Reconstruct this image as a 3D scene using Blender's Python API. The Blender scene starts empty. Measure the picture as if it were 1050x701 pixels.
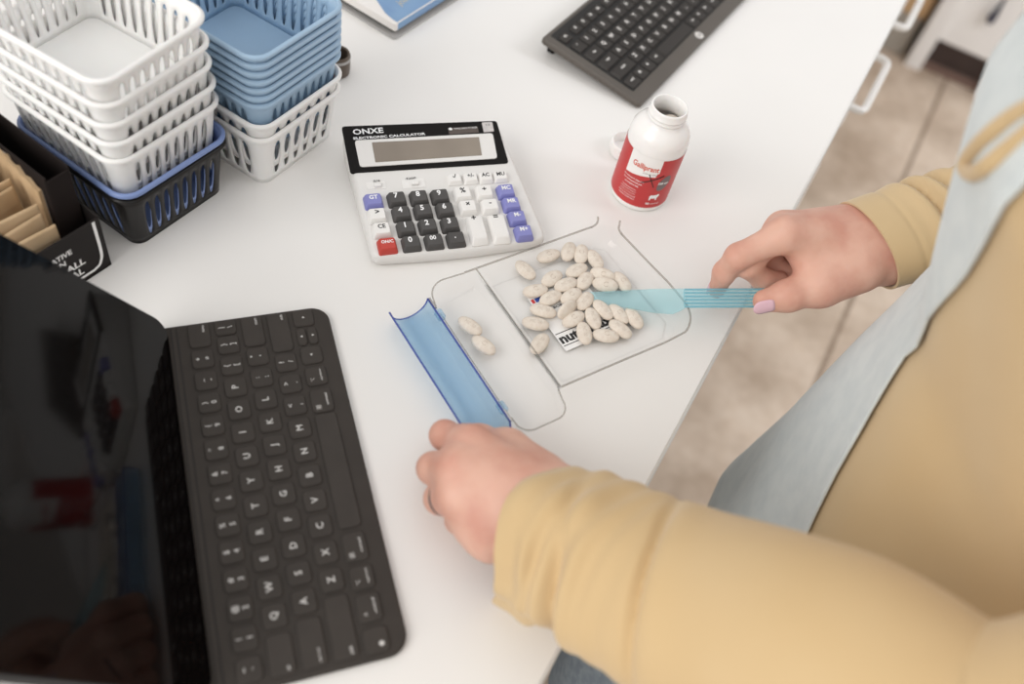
import bpy, bmesh, math, random
import numpy as np
from mathutils import Vector, Matrix
random.seed(7)
PI = math.pi
SC = bpy.context.scene
COL = SC.collection
# ---------------------------------------------------------------- camera model
# desk top is z = 0, the desk's front edge runs along Y at x = 0.0149, the floor is at z = -0.9
FPX, CAMH, FLOOR = 950.0, 0.559664, -0.9
RW = np.array([[0.8606, 0.4823, 0.1633], [-0.4778, 0.6539, 0.5866], [-0.1761, 0.5829, -0.7933]])
_u, _s, _v = np.linalg.svd(RW); RW = _u @ _v

def at(x, y, z=0.0):
    """the point of height z that the photograph shows at pixel x, y (1050 x 701)"""
    d = RW.T @ np.array([(x - 525) / FPX, -(y - 350.5) / FPX, 1.0])
    return np.array([0, 0, CAMH]) + (z - CAMH) / d[2] * d

def srgb(r, g, b):
    f = lambda c: c / 12.92 if c <= 0.04045 else ((c + 0.055) / 1.055) ** 2.4
    return (f(r / 255), f(g / 255), f(b / 255), 1.0)

# ---------------------------------------------------------------- materials
def principled(m):
    return m.node_tree.nodes['Principled BSDF']

def mat(name, rgb, rough=0.5, spec=0.5, metal=0.0, var=0.05, scale=20.0, bump=0.0, bscale=400.0,
        rgb2=None, detail=3.0, coat=0.0, sss=0.0, sheen=0.0, bdist=0.001):
    m = bpy.data.materials.new(name); m.use_nodes = True
    nt = m.node_tree; p = principled(m)
    c = srgb(*rgb)
    tc = nt.nodes.new('ShaderNodeTexCoord')
    nz = nt.nodes.new('ShaderNodeTexNoise'); nz.inputs['Scale'].default_value = scale; nz.inputs['Detail'].default_value = detail
    nt.links.new(tc.outputs['Object'], nz.inputs['Vector'])
    mx = nt.nodes.new('ShaderNodeMix'); mx.data_type = 'RGBA'
    c2 = srgb(*rgb2) if rgb2 else tuple(min(1, v * (1 - var * 2)) for v in c[:3]) + (1,)
    mx.inputs['A'].default_value = c; mx.inputs['B'].default_value = c2
    rp = nt.nodes.new('ShaderNodeValToRGB'); rp.color_ramp.elements[0].position = 0.38; rp.color_ramp.elements[1].position = 0.66
    nt.links.new(nz.outputs['Fac'], rp.inputs['Fac']); nt.links.new(rp.outputs['Color'], mx.inputs['Factor'])
    nt.links.new(mx.outputs['Result'], p.inputs['Base Color'])
    p.inputs['Roughness'].default_value = rough; p.inputs['Specular IOR Level'].default_value = spec
    p.inputs['Metallic'].default_value = metal; p.inputs['Coat Weight'].default_value = coat
    if sss:
        p.inputs['Subsurface Weight'].default_value = sss; p.inputs['Subsurface Radius'].default_value = (1, .35, .2)
        p.inputs['Subsurface Scale'].default_value = 0.004
    if sheen: p.inputs['Sheen Weight'].default_value = sheen
    if bump:
        n2 = nt.nodes.new('ShaderNodeTexNoise'); n2.inputs['Scale'].default_value = bscale; n2.inputs['Detail'].default_value = 2
        nt.links.new(tc.outputs['Object'], n2.inputs['Vector'])
        b = nt.nodes.new('ShaderNodeBump'); b.inputs['Strength'].default_value = bump; b.inputs['Distance'].default_value = bdist
        nt.links.new(n2.outputs['Fac'], b.inputs['Height']); nt.links.new(b.outputs['Normal'], p.inputs['Normal'])
    return m

def clear_mat(name, tint, gloss=0.10, body=0.0, body_rgb=(255, 255, 255), rough=0.05):
    """thin moulded plastic: see-through tint, a little body colour and a sharp sheen that grows at grazing angles"""
    m = bpy.data.materials.new(name); m.use_nodes = True
    nt = m.node_tree; nt.nodes.clear()
    out = nt.nodes.new('ShaderNodeOutputMaterial')
    tr = nt.nodes.new('ShaderNodeBsdfTransparent'); tr.inputs['Color'].default_value = srgb(*tint)
    df = nt.nodes.new('ShaderNodeBsdfTranslucent'); df.inputs['Color'].default_value = srgb(*body_rgb)
    d2 = nt.nodes.new('ShaderNodeBsdfDiffuse'); d2.inputs['Color'].default_value = srgb(*body_rgb)
    md = nt.nodes.new('ShaderNodeMixShader'); md.inputs['Fac'].default_value = 0.6
    nt.links.new(df.outputs[0], md.inputs[1]); nt.links.new(d2.outputs[0], md.inputs[2])
    m1 = nt.nodes.new('ShaderNodeMixShader'); m1.inputs['Fac'].default_value = body
    nt.links.new(tr.outputs[0], m1.inputs[1]); nt.links.new(md.outputs[0], m1.inputs[2])
    gl = nt.nodes.new('ShaderNodeBsdfGlossy'); gl.inputs['Roughness'].default_value = rough
    lw = nt.nodes.new('ShaderNodeLayerWeight'); lw.inputs['Blend'].default_value = 0.5
    pw = nt.nodes.new('ShaderNodeMath'); pw.operation = 'POWER'; pw.inputs[1].default_value = 4.0
    nt.links.new(lw.outputs['Facing'], pw.inputs[0])
    mu = nt.nodes.new('ShaderNodeMath'); mu.operation = 'MULTIPLY_ADD'; mu.inputs[1].default_value = gloss * 8; mu.inputs[2].default_value = gloss * .8
    mu.use_clamp = True
    nt.links.new(pw.outputs[0], mu.inputs[0])
    m2 = nt.nodes.new('ShaderNodeMixShader')
    nt.links.new(mu.outputs[0], m2.inputs['Fac']); nt.links.new(m1.outputs[0], m2.inputs[1]); nt.links.new(gl.outputs[0], m2.inputs[2])
    nt.links.new(m2.outputs[0], out.inputs['Surface'])
    return m

# ---------------------------------------------------------------- mesh building
class MB:
    def __init__(self): self.v = []; self.f = []
    def add(self, v, f, M=None):
        n = len(self.v)
        for p in v:
            p = Vector(p)
            self.v.append(tuple(M @ p) if M is not None else tuple(p))
        self.f += [tuple(i + n for i in q) for q in f]
        return self
    def mesh(self, name, smooth=35, merge=0.0):
        me = bpy.data.meshes.new(name); me.from_pydata(self.v, [], self.f); me.update()
        bm = bmesh.new(); bm.from_mesh(me)
        if merge: bmesh.ops.remove_doubles(bm, verts=bm.verts, dist=merge)
        bmesh.ops.recalc_face_normals(bm, faces=bm.faces)
        bm.to_mesh(me); bm.free()
        if smooth:
            me.polygons.foreach_set('use_smooth', [True] * len(me.polygons))
            me.set_sharp_from_angle(angle=math.radians(smooth))
        return me

def obj(name, mb, m=None, parent=None, M=None, smooth=35, merge=0.0, **props):
    me = mb.mesh(name, smooth, merge) if isinstance(mb, MB) else mb
    o = bpy.data.objects.new(name, me); COL.objects.link(o)
    if m is not None and not me.materials: me.materials.append(m)
    if parent is not None: o.parent = parent
    if M is not None: o.matrix_local = M
    for k, v in props.items(): o[k] = v
    return o

def tag(o, label, cat, group=None, kind=None):
    o['label'] = label; o['category'] = cat
    if group: o['group'] = group
    if kind: o['kind'] = kind
    return o

def thing(name, loc, rz=0.0, label='', cat='', group=None, M=None):
    o = bpy.data.objects.new(name, None); COL.objects.link(o); o.empty_display_size = 0.02
    o.matrix_world = M if M is not None else Matrix.Translation(Vector(loc)) @ Matrix.Rotation(rz, 4, 'Z')
    return tag(o, label, cat, group)

def dup(o, M, label, group=None):
    r = o.copy(); COL.objects.link(r); r.matrix_world = M
    r['label'] = label
    if group: r['group'] = group
    for ch in list(o.children):
        c = ch.copy(); COL.objects.link(c); c.parent = r; c.matrix_local = ch.matrix_local.copy()
        for g in list(ch.children):
            d = g.copy(); COL.objects.link(d); d.parent = c; d.matrix_local = g.matrix_local.copy()
    return r

def rrect(w, h, r, n=5, cx=0, cy=0):
    r = min(r, w / 2 - 1e-6, h / 2 - 1e-6); pts = []
    for (sx, sy, a0) in ((1, 1, 0), (-1, 1, 90), (-1, -1, 180), (1, -1, 270)):
        for i in range(n + 1):
            a = math.radians(a0 + 90 * i / n)
            pts.append((cx + sx * (w / 2 - r) + r * math.cos(a), cy + sy * (h / 2 - r) + r * math.sin(a)))
    return pts

def loft(rings, cap0=True, cap1=True, closed=True):
    n = len(rings[0]); v = [p for r in rings for p in r]; f = []
    for k in range(len(rings) - 1):
        for i in range(n if closed else n - 1):
            j = (i + 1) % n
            f.append((k * n + i, k * n + j, (k + 1) * n + j, (k + 1) * n + i))
    if cap0: f.append(tuple(reversed(range(n))))
    if cap1: f.append(tuple(range((len(rings) - 1) * n, len(rings) * n)))
    return v, f

def slab(w, h, z0, z1, r, ch=0.0008, cx=0, cy=0, top=1.0, n=5):
    """rounded block with chamfered rims; top scales the upper outline (a tapering key cap)"""
    R = lambda s, z, k: [(cx + (x - cx) * k - 0, cy + (y - cy) * k, z) for x, y in rrect(w - 2 * s, h - 2 * s, max(r - s, 1e-4), n, cx, cy)]
    return loft([R(ch, z0, 1), R(0, z0 + ch, 1), R(0, z1 - ch, top), R(ch, z1, top)])

def prism(outline, z0, z1, ch=0.0):
    a = np.array(outline); c = a.mean(0)
    def ins(d):
        nrm = a - c; L = np.linalg.norm(nrm, axis=1, keepdims=True)
        return a - nrm / L * d
    ring = lambda d, z: [(x, y, z) for x, y in ins(d)]
    if ch: return loft([ring(ch, z0), ring(0, z0 + ch), ring(0, z1 - ch), ring(ch, z1)])
    return loft([ring(0, z0), ring(0, z1)])

def lathe(prof, n=48, cap0=False, cap1=False):
    return loft([[(r * math.cos(2 * PI * i / n), r * math.sin(2 * PI * i / n), z) for i in range(n)] for r, z in prof], cap0, cap1)

def frames(P):
    P = np.array(P, float); T = np.gradient(P, axis=0); T /= np.linalg.norm(T, axis=1, keepdims=True)
    return P, T

def tube(path, rad, n=12, up=(0, 0, 1), caps=True, closed=False):
    P = np.array(path, float); m = len(P)
    if closed: T = np.roll(P, -1, 0) - np.roll(P, 1, 0)
    else: T = np.gradient(P, axis=0)
    T /= np.linalg.norm(T, axis=1, keepdims=True)
    rings = []; U = np.array(up, float)
    for k in range(m):
        a = np.cross(T[k], U); a /= np.linalg.norm(a) + 1e-12; b = np.cross(a, T[k])
        r = rad[k] if hasattr(rad, '__len__') else rad
        rings.append([tuple(P[k] + r * (math.cos(2 * PI * i / n) * a + math.sin(2 * PI * i / n) * b)) for i in range(n)])
    if closed: rings.append(rings[0]); caps = False
    return loft(rings, caps, caps)

def sweep(path, prof, closed=True):
    """profile (offset outward, z) swept along a closed flat outline"""
    P = np.array(path, float); T = np.roll(P, -1, 0) - np.roll(P, 1, 0) if closed else np.gradient(P, axis=0)
    T /= np.linalg.norm(T, axis=1, keepdims=True); N = np.stack([T[:, 1], -T[:, 0]], 1)
    rings = [[(P[k, 0] + N[k, 0] * o, P[k, 1] + N[k, 1] * o, z) for o, z in prof] for k in range(len(P))]
    if closed: rings.append(rings[0])
    return loft(rings, not closed, not closed)

def catmull(pts, m=8):
    P = [np.array(p, float) for p in pts]; P = [2 * P[0] - P[1]] + P + [2 * P[-1] - P[-2]]; out = []
    for i in range(1, len(P) - 2):
        for k in range(m):
            t = k / m
            out.append(0.5 * ((2 * P[i]) + (-P[i-1] + P[i+1]) * t + (2*P[i-1] - 5*P[i] + 4*P[i+1] - P[i+2]) * t*t + (-P[i-1] + 3*P[i] - 3*P[i+1] + P[i+2]) * t**3))
    out.append(P[-2]); return out

_tc = {}
def text_vf(s, size, bold=0.0, spacing=1.0, shear=0.0):
    k = (s, bold, spacing, shear)
    if k not in _tc:
        cu = bpy.data.curves.new('lettering', 'FONT'); cu.body = s; cu.size = 1.0; cu.resolution_u = 2
        cu.align_x = 'CENTER'; cu.align_y = 'CENTER'; cu.offset = bold; cu.space_character = spacing; cu.shear = shear
        o = bpy.data.objects.new('lettering', cu); COL.objects.link(o)
        dg = bpy.context.evaluated_depsgraph_get(); dg.update()
        me = bpy.data.meshes.new_from_object(o.evaluated_get(dg))
        _tc[k] = ([tuple(v.co) for v in me.vertices], [tuple(p.vertices) for p in me.polygons])
        bpy.data.objects.remove(o); bpy.data.curves.remove(cu); bpy.data.meshes.remove(me)
    v, f = _tc[k]
    return [(x * size, y * size, z) for x, y, z in v], f

def text_fit(s, w, h=None, bold=0.0, spacing=1.0, shear=0.0):
    """lettering centred on the origin, scaled to a width (and a height)"""
    v, f = text_vf(s, 1.0, bold, spacing, shear); a = np.array(v)
    lo, hi = a.min(0), a.max(0); c = (lo + hi) / 2; sx = w / (hi[0] - lo[0]); sy = sx if h is None else h / (hi[1] - lo[1])
    return [((x - c[0]) * sx, (y - c[1]) * sy, 0) for x, y, z in v], f

T3 = lambda x, y, z: Matrix.Translation((x, y, z))
RZ = lambda a: Matrix.Rotation(a, 4, 'Z')
RX = lambda a: Matrix.Rotation(a, 4, 'X')
RY = lambda a: Matrix.Rotation(a, 4, 'Y')
R = math.radians
# ================================================================ materials
M_desk = mat('desk_laminate', (238, 236, 233), 0.38, 0.35, var=0.01, scale=6)
M_deskedge = mat('desk_edge_band', (205, 203, 200), 0.5, var=0.03)
M_cab = mat('grey_cabinet', (176, 170, 160), 0.55, var=0.03)
M_tan = mat('tan_wood', (214, 178, 134), 0.55, var=0.06, scale=8)
M_white = mat('white_paint', (236, 234, 231), 0.45, var=0.015)
M_dark = mat('dark_toe_kick', (62, 48, 44), 0.6, var=0.08)
M_molding = mat('brown_vinyl_base', (122, 98, 88), 0.6, var=0.05)
M_navy = mat('navy_plastic', (58, 62, 84), 0.4)
M_cwhite = mat('white_cabinet_paint', (249, 247, 244), 0.4, var=0.01)
M_handle = mat('white_metal_pull', (240, 238, 234), 0.3, var=0.01)
M_black = mat('black_plastic', (24, 23, 23), 0.4, 0.25, var=0.05)

def floor_mat():
    m = mat('stone_floor_tile', (219, 201, 182), 0.5, 0.4, rgb2=(187, 167, 147), scale=5.5, detail=8)
    nt = m.node_tree; p = principled(m)
    old = p.inputs['Base Color'].links[0].from_socket
    tc = nt.nodes.new('ShaderNodeTexCoord'); mp = nt.nodes.new('ShaderNodeMapping')
    mp.inputs['Location'].default_value = (0.367, 3.7, 0); mp.inputs['Rotation'].default_value = (0, 0, R(0))
    bk = nt.nodes.new('ShaderNodeTexBrick'); bk.offset = 0.0
    bk.inputs['Scale'].default_value = 1.0; bk.inputs['Brick Width'].default_value = 0.61; bk.inputs['Row Height'].default_value = 4.0
    bk.inputs['Mortar Size'].default_value = 0.006; bk.inputs['Mortar Smooth'].default_value = 0.2
    nt.links.new(tc.outputs['Object'], mp.inputs['Vector']); nt.links.new(mp.outputs[0], bk.inputs['Vector'])
    mx = nt.nodes.new('ShaderNodeMix'); mx.data_type = 'RGBA'; mx.inputs['B'].default_value = srgb(150, 130, 112)
    nt.links.new(bk.outputs['Fac'], mx.inputs['Factor']); nt.links.new(old, mx.inputs['A'])
    # fine mottling
    nz = nt.nodes.new('ShaderNodeTexNoise'); nz.inputs['Scale'].default_value = 38; nz.inputs['Detail'].default_value = 6
    nt.links.new(tc.outputs['Object'], nz.inputs['Vector'])
    m2 = nt.nodes.new('ShaderNodeMix'); m2.data_type = 'RGBA'; m2.blend_type = 'SOFT_LIGHT'; m2.inputs['Factor'].default_value = 0.5
    nt.links.new(mx.outputs['Result'], m2.inputs['A']); nt.links.new(nz.outputs['Fac'], m2.inputs['B'])
    nt.links.new(m2.outputs['Result'], p.inputs['Base Color'])
    return m

def struct(o): o['kind'] = 'structure'; return o
mb = MB(); mb.add(*slab(6.2, 8.4, FLOOR - 0.05, FLOOR, 0.01, 0.001, 0.6, 1.8)); struct(obj('floor', mb, floor_mat()))
mb = MB(); mb.add(*slab(0.1, 8.4, FLOOR, 1.9, 0.01, 0.001, -2.45, 1.8)); struct(obj('wall_left', mb, M_white))
mb = MB(); mb.add(*slab(6.2, 0.1, FLOOR, 1.9, 0.01, 0.001, 0.6, 5.95)); struct(obj('wall_back', mb, M_white))
mb = MB(); mb.add(*slab(0.012, 8.2, FLOOR, FLOOR + 0.1, 0.002, 0.001, -2.394, 1.8)); struct(obj('baseboard_left', mb, M_molding))
mb = MB(); mb.add(*slab(6.0, 0.012, FLOOR, FLOOR + 0.1, 0.002, 0.001, 0.6, 5.894)); struct(obj('baseboard_back', mb, M_molding))

# ---------------------------------------------------------------- the white desk
EX = 0.0149; DY0, DY1, DX0 = -0.75, 2.45, -1.05
desk = thing('desk', (EX, 0.8, FLOOR), 0, 'long white laminate desk with drawers and white pull handles along its front', 'desk')
def dl(mb, name, m, parent=desk): return obj(name, mb, m, parent)
L = lambda x, y, z: (x - EX, y - 0.8, z - FLOOR)
def dbox(x0, x1, y0, y1, z0, z1, r=0.002, ch=0.001):
    m = MB(); m.add(*slab(x1 - x0, y1 - y0, z0 - FLOOR, z1 - FLOOR, r, ch, (x0 + x1) / 2 - EX, (y0 + y1) / 2 - 0.8)); return m
top = dl(dbox(DX0, EX, DY0, DY1, -0.028, 0.0, 0.004, 0.0015), 'worktop', M_desk)
obj('edge_band', dbox(EX - 0.0005, EX + 0.0012, DY0 + .004, DY1 - .004, -0.0275, -0.0016, 0.0002, 0.0001), M_deskedge, top)
dl(dbox(DX0 + 0.05, EX - 0.035, DY0 + 0.02, DY1 - 0.02, FLOOR + 0.1, -0.028), 'cabinet_body', M_white)
dl(dbox(DX0 + 0.1, EX - 0.08, DY0 + 0.04, DY1 - 0.04, FLOOR, FLOOR + 0.1), 'plinth', M_dark)
dl(dbox(EX - 0.035, EX - 0.02, DY0 + .03, 0.90, -0.79, -0.036), 'knee_panel', M_white)
for (y0, y1, hy0, hy1, hz) in ((0.91, 1.18, 1.02, 1.145, -.085), (1.185, 1.40, 1.235, 1.335, -.085), (1.405, 1.92, 1.6, 1.7, -.1), (1.925, 2.42, 2.1, 2.2, -.1)):
    for (z0, z1) in ((-0.20, -0.036), (-0.79, -0.21)):
        dr = dl(dbox(EX - 0.035, EX - 0.017, y0, y1, z0, z1), 'drawer_front', M_white)
        yc, zc = (hy0 + hy1) / 2, (hz if z0 > -0.5 else -0.26)
        hw = (hy1 - hy0) / 2; X1 = EX + (.020 if z0 > -.5 else .004); pts = [(EX - 0.02, yc - hw, zc), (X1 - .008, yc - hw, zc), (X1 - .002, yc - hw + .003, zc), (X1, yc - hw + 0.009, zc), (X1, yc + hw - 0.009, zc), (X1 - .002, yc + hw - .003, zc), (X1 - .008, yc + hw, zc), (EX - 0.02, yc + hw, zc)]
        h = MB(); h.add(*tube([L(*p) for p in pts], 0.0048, 10)); obj('pull_handle', h, M_handle, dr)

# ---------------------------------------------------------------- far cabinets, seen over the desk's edge
far = thing('base_cabinet', (-0.15, 2.78, FLOOR), 0, 'grey base cabinet with a tan front panel beyond the far end of the desk', 'cabinet')
def lb(cx, cy, w, d, z0, z1, r=0.003, ch=0.0015): 
    m = MB(); m.add(*slab(w, d, z0, z1, r, ch, cx, cy)); return m
obj('body', lb(0, 0.12, 0.50, 0.5, 0.0, 0.125), M_cab, far)
obj('tan_panel', lb(0, 0.12, 0.51, 0.51, 0.125, 0.62), M_tan, far)
obj('top', lb(0, 0.12, 0.515, 0.53, 0.62, 0.65), M_white, far)

p0, p1 = at(930, 68, FLOOR), at(1011, 104, FLOOR)
ang = math.atan2(p1[1] - p0[1], p1[0] - p0[0]); wid = float(np.linalg.norm(p1 - p0))
wc = thing('white_cabinet', (p0[0], p0[1], FLOOR), ang, 'white cabinet with a dark toe kick between its legs, across the aisle', 'cabinet')
obj('side_panel', lb(0.012, 0.30, 0.045, 0.6, 0.0, 0.86), M_cwhite, wc)
obj('side_panel', lb(wid - 0.012, 0.30, 0.045, 0.6, 0.0, 0.86), M_cwhite, wc)
obj('door_panel', lb(wid / 2, 0.30, wid - 0.07, 0.56, 0.098, 0.86), M_cwhite, wc)
obj('toe_kick', lb(wid / 2, 0.30, wid - 0.07, 0.54, 0.025, 0.0975), M_dark, wc)
obj('base_strip', lb(wid / 2, 0.30, wid - 0.07, 0.55, 0.0, 0.025), M_molding, wc)
obj('countertop', lb(wid / 2, 0.30, wid + 0.01, 0.62, 0.86, 0.89), M_cwhite, wc)
m = MB(); hx = wid * 0.52
m.add(*tube([(hx, 0.03, 0.21), (hx, -0.002, 0.212), (hx, -0.006, 0.225), (hx, -0.006, 0.36), (hx, -0.002, 0.375), (hx, 0.03, 0.377)], 0.010, 10))
obj('door_handle', m, M_navy, wc)
# ================================================================ tablet keyboard
PT = 0.0185 * 0.99
M_folio = mat('charcoal_keyboard_cloth', (61, 56, 52), 0.75, 0.3, var=0.05, scale=60, bump=0.25, bscale=1400, bdist=0.0004)
M_key = mat('charcoal_key_cloth', (64, 59, 55), 0.7, 0.3, var=0.05, scale=60, bump=0.25, bscale=1400, bdist=0.0004)
M_legend = mat('pale_grey_legend', (205, 203, 200), 0.6, var=0.01)
M_groove = mat('dark_seam', (42, 38, 36), 0.8)
fo = at(281.2, 631.4, 0.006)
folio = thing('tablet_keyboard', (fo[0], fo[1], 0), R(136.776), 'thin charcoal cloth-covered tablet keyboard lying in front of the black tablet', 'keyboard')
cx, cy, fw, fh = (12.30 - 2.16) / 2 * PT, (2.9 - 4.02) / 2 * PT, (12.30 + 2.16) * PT, (2.9 + 4.02) * PT
mb = MB(); mb.add(*slab(fw, fh, 0.0, 0.0052, 0.013, 0.0012, cx, cy, n=8)); obj('keyboard_base', mb, M_folio, folio)
mb = MB(); mb.add(*slab(fw - 0.004, 0.0012, 0.0052, 0.00545, 0.0004, 0.0001, cx, 1.80 * PT)); obj('fold_seam', mb, M_groove, folio)
mb = MB(); mb.add(*slab(fw - 0.004, 0.0008, 0.0052, 0.0054, 0.0003, 0.0001, cx, 2.0 * PT)); obj('fold_seam', mb, M_groove, folio)
rows = []
rows.append((1.0, [('~\n`', -1.5, .8)] + [(a + '\n' + b, i - .5, .84) for i, (a, b) in enumerate(zip('!@#$%^&*()_+', '1234567890-='))] + [('delete', 11.62, 1.12)]))
rows.append((0.0, [('tab', -1.27, 1.36)] + [(c, i, .84) for i, c in enumerate('QWERTYUIOP')] + [('{\n[', 10, .84), ('}\n]', 11, .84), ('|\n\\', 11.83, .7)]))
rows.append((-1.0, [('caps lock', -1.13, 1.62)] + [(c, i + .25, .84) for i, c in enumerate('ASDFGHJKL')] + [(':\n;', 9.25, .84), ('"\n\'', 10.25, .84), ('return', 11.47, 1.42)]))
rows.append((-2.0, [('shift', -.86, 2.16)] + [(c, i + .77, .84) for i, c in enumerate('ZXCVBNM')] + [('<\n,', 7.77, .84), ('>\n.', 8.77, .84), ('?\n/', 9.77, .84), ('shift', 11.24, 1.88)]))
rows.append((-3.0, [('globe', -1.55, .86), ('^\ncontrol', -.45, 1.0), ('_\noption', .62, .86), ('+\ncommand', 1.75, 1.1), (' ', 4.85, 4.75), ('+\ncommand', 7.8, 1.05), ('_\noption', 8.93, .86), ('left', 9.94, .84), ('ud', 10.86, .84), ('right', 11.78, .84)]))
def tri(cx, cy, s, ang):
    return [(cx + s * math.cos(ang + k * 2 * PI / 3), cy + s * math.sin(ang + k * 2 * PI / 3), 0) for k in range(3)], [(0, 1, 2)]
for ry, keys in rows:
    for s, kx, kw in keys:
        k = MB(); w, h = kw * PT, .82 * PT
        x, y = kx * PT, ry * PT
        parts = [(x, y, w, h)] if s != 'ud' else [(x, y + h * .26, w, h * .46), (x, y - h * .26, w, h * .46)]
        for q in parts:
            k = MB(); k.add(*slab(q[2], q[3], 0.0045, 0.0066, 0.0032, 0.0007, q[0], q[1])); key = obj('key', k, M_key, folio)
        if s == ' ': continue
        g = MB(); Z = 0.00672
        if s in ('left', 'right', 'ud'):
            if s == 'ud':
                g.add(*tri(x, y + h * .26, .0011, PI / 2), T3(0, 0, Z)); g.add(*tri(x, y - h * .26, .0011, -PI / 2), T3(0, 0, Z))
            else: g.add(*tri(x, y, .0012, 0 if s == 'right' else PI), T3(0, 0, Z))
        elif s == 'globe':
            g.add([(x - .2 * w + .0016 * math.cos(t * PI / 6), y - .18 * h + .0016 * math.sin(t * PI / 6), Z) for t in range(12)], [tuple(range(12))])
        elif len(s) == 1: g.add(*text_vf(s, .0062, .02), T3(x, y, Z))
        elif '\n' in s and len(s) == 3:
            a, b = s.split('\n'); g.add(*text_vf(a, .0048, .02), T3(x, y + .0030, Z)); g.add(*text_vf(b, .0048, .02), T3(x, y - .0032, Z))
        elif '\n' in s:
            a, b = s.split('\n'); sx = -1 if x < 6 * PT else -1
            if a == '+':   # a looped square
                for dx in (-1, 1):
                    for dy in (-1, 1):
                        g.add(*tube([(.0009 * dx + .0007 * math.cos(t * PI / 4), .0009 * dy + .0007 * math.sin(t * PI / 4), 0) for t in range(8)], .0002, 4, closed=True), T3(x + sx * w * .28, y + h * .2, Z))
                g.add(*tube([(-.0009, .0004, 0), (.0009, .0004, 0)], .0002, 4), T3(x + sx * w * .28, y + h * .2, Z)); g.add(*tube([(-.0009, -.0004, 0), (.0009, -.0004, 0)], .0002, 4), T3(x + sx * w * .28, y + h * .2, Z))
            elif a == '_':
                g.add(*tube([(-.0014, .001, 0), (-.0005, .001, 0), (.0005, -.001, 0), (.0014, -.001, 0)], .00022, 4), T3(x + sx * w * .2, y + h * .2, Z)); g.add(*tube([(.0004, .001, 0), (.0014, .001, 0)], .00022, 4), T3(x + sx * w * .2, y + h * .2, Z))
            else: g.add(*text_vf(a, .005), T3(x + sx * w * .22, y + h * .12, Z))
            g.add(*text_fit(b, min(w * .62, .0098), .0018, .015), T3(x + w * .02, y - h * .22, Z))
        else:
            right = kx > 5; wd = .0012 * len(s) * .82
            g.add(*text_fit(s, wd, .0019, .015), T3(x + (w / 2 - wd / 2 - .002 if right else -w / 2 + wd / 2 + .002), y - h * .2, Z))
        obj('legend', g, M_legend, key, smooth=0)

# ---------------------------------------------------------------- the tablet standing on it
M_glass = mat('black_screen_glass', (7, 5, 5), 0.06, 0.15, var=0.0)
M_tabedge = mat('dark_aluminium', (38, 37, 38), 0.4, 0.5, metal=0.6)
tilt = R(53.5); TW, TH, TD = 0.264, 0.182, 0.0062
e = Vector((math.cos(R(136.776)), math.sin(R(136.776)), 0)); nn = Vector((-e.y, e.x, 0))
tc = at(171, 332, 0.0072)
org = Vector(tc) - e * (TW / 2)                              # middle of the tablet's lower edge
yv = nn * math.cos(tilt) + Vector((0, 0, math.sin(tilt))); zv = e.cross(yv)
MT = Matrix((( e.x, yv.x, zv.x, org.x), (e.y, yv.y, zv.y, org.y), (e.z, yv.z, zv.z, org.z), (0, 0, 0, 1)))
tab = thing('tablet', (0, 0, 0), 0, 'black tablet with a dark glossy screen leaning back on the charcoal keyboard', 'tablet', M=MT)
mb = MB(); mb.add(*slab(TW, TH, -TD, -0.0003, 0.013, 0.0012, 0, TH / 2, n=8)); obj('tablet_body', mb, M_tabedge, tab)
mb = MB(); mb.add(*slab(TW - 0.0006, TH - 0.0006, -0.0004, 0.0003, 0.0127, 0.0003, 0, TH / 2, n=8)); obj('screen', mb, M_glass, tab)
mb = MB(); mb.add(*slab(TW + .001, TH + .001, -TD - 0.0022, -TD + 0.0002, 0.0132, 0.0006, 0, TH / 2, n=8)); obj('back_cover', mb, M_folio, tab)

# ================================================================ calculator
M_calc = mat('pale_grey_plastic', (226, 224, 221), 0.38, 0.4, var=0.008, scale=30)
M_kw = mat('white_key', (234, 232, 229), 0.4, var=0.01)
M_kd = mat('dark_grey_key', (84, 82, 81), 0.55, 0.25, var=0.05, scale=60)
M_kb = mat('violet_blue_key', (134, 136, 196), 0.45, var=0.03)
M_kr = mat('red_key', (192, 66, 56), 0.45, var=0.04)
M_panel = mat('glossy_black_panel', (24, 22, 21), 0.45, 0.12, var=0.0)
M_lcd = mat('grey_lcd_glass', (146, 136, 124), 0.25, 0.4, rgb2=(134, 124, 113), scale=14)
M_solar = mat('brown_solar_strip', (86, 76, 70), 0.3, var=0.05)
M_ink = mat('black_ink', (40, 39, 40), 0.6)
M_wink = mat('white_ink', (240, 240, 240), 0.5, var=0.0)
M_silver = mat('silver_sticker', (205, 200, 198), 0.4, var=0.06, scale=300)
CA = R(45.5); CO = at(380, 276, 0.0)
calc = thing('desk_calculator', (CO[0], CO[1], 0), CA, 'large pale grey desk calculator with a black display panel and coloured keys', 'calculator')
zs = lambda y: 0.0125 + 0.0185 * y / 0.128                    # height of its sloping top
def cl(x, y, dz=0.0):
    z = 0.02
    for _ in range(6):
        p = at(x, y, z) - CO; lx = p[0] * math.cos(CA) + p[1] * math.sin(CA); ly = -p[0] * math.sin(CA) + p[1] * math.cos(CA)
        z = zs(ly) + dz
    return lx, ly
c2 = lambda x, y, dz=0.0: cl(340 + x / 4.123, 110 + y / 4.123, dz)
slope = math.atan2(0.0185, 0.128)
def on(x, y, dz=0.0): return T3(x, y, zs(y) + dz) @ RX(slope)
quad = [(0.001, 0.0), (0.146, 0.001), (0.1345, 0.127), (-0.0005, 0.129)]
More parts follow.
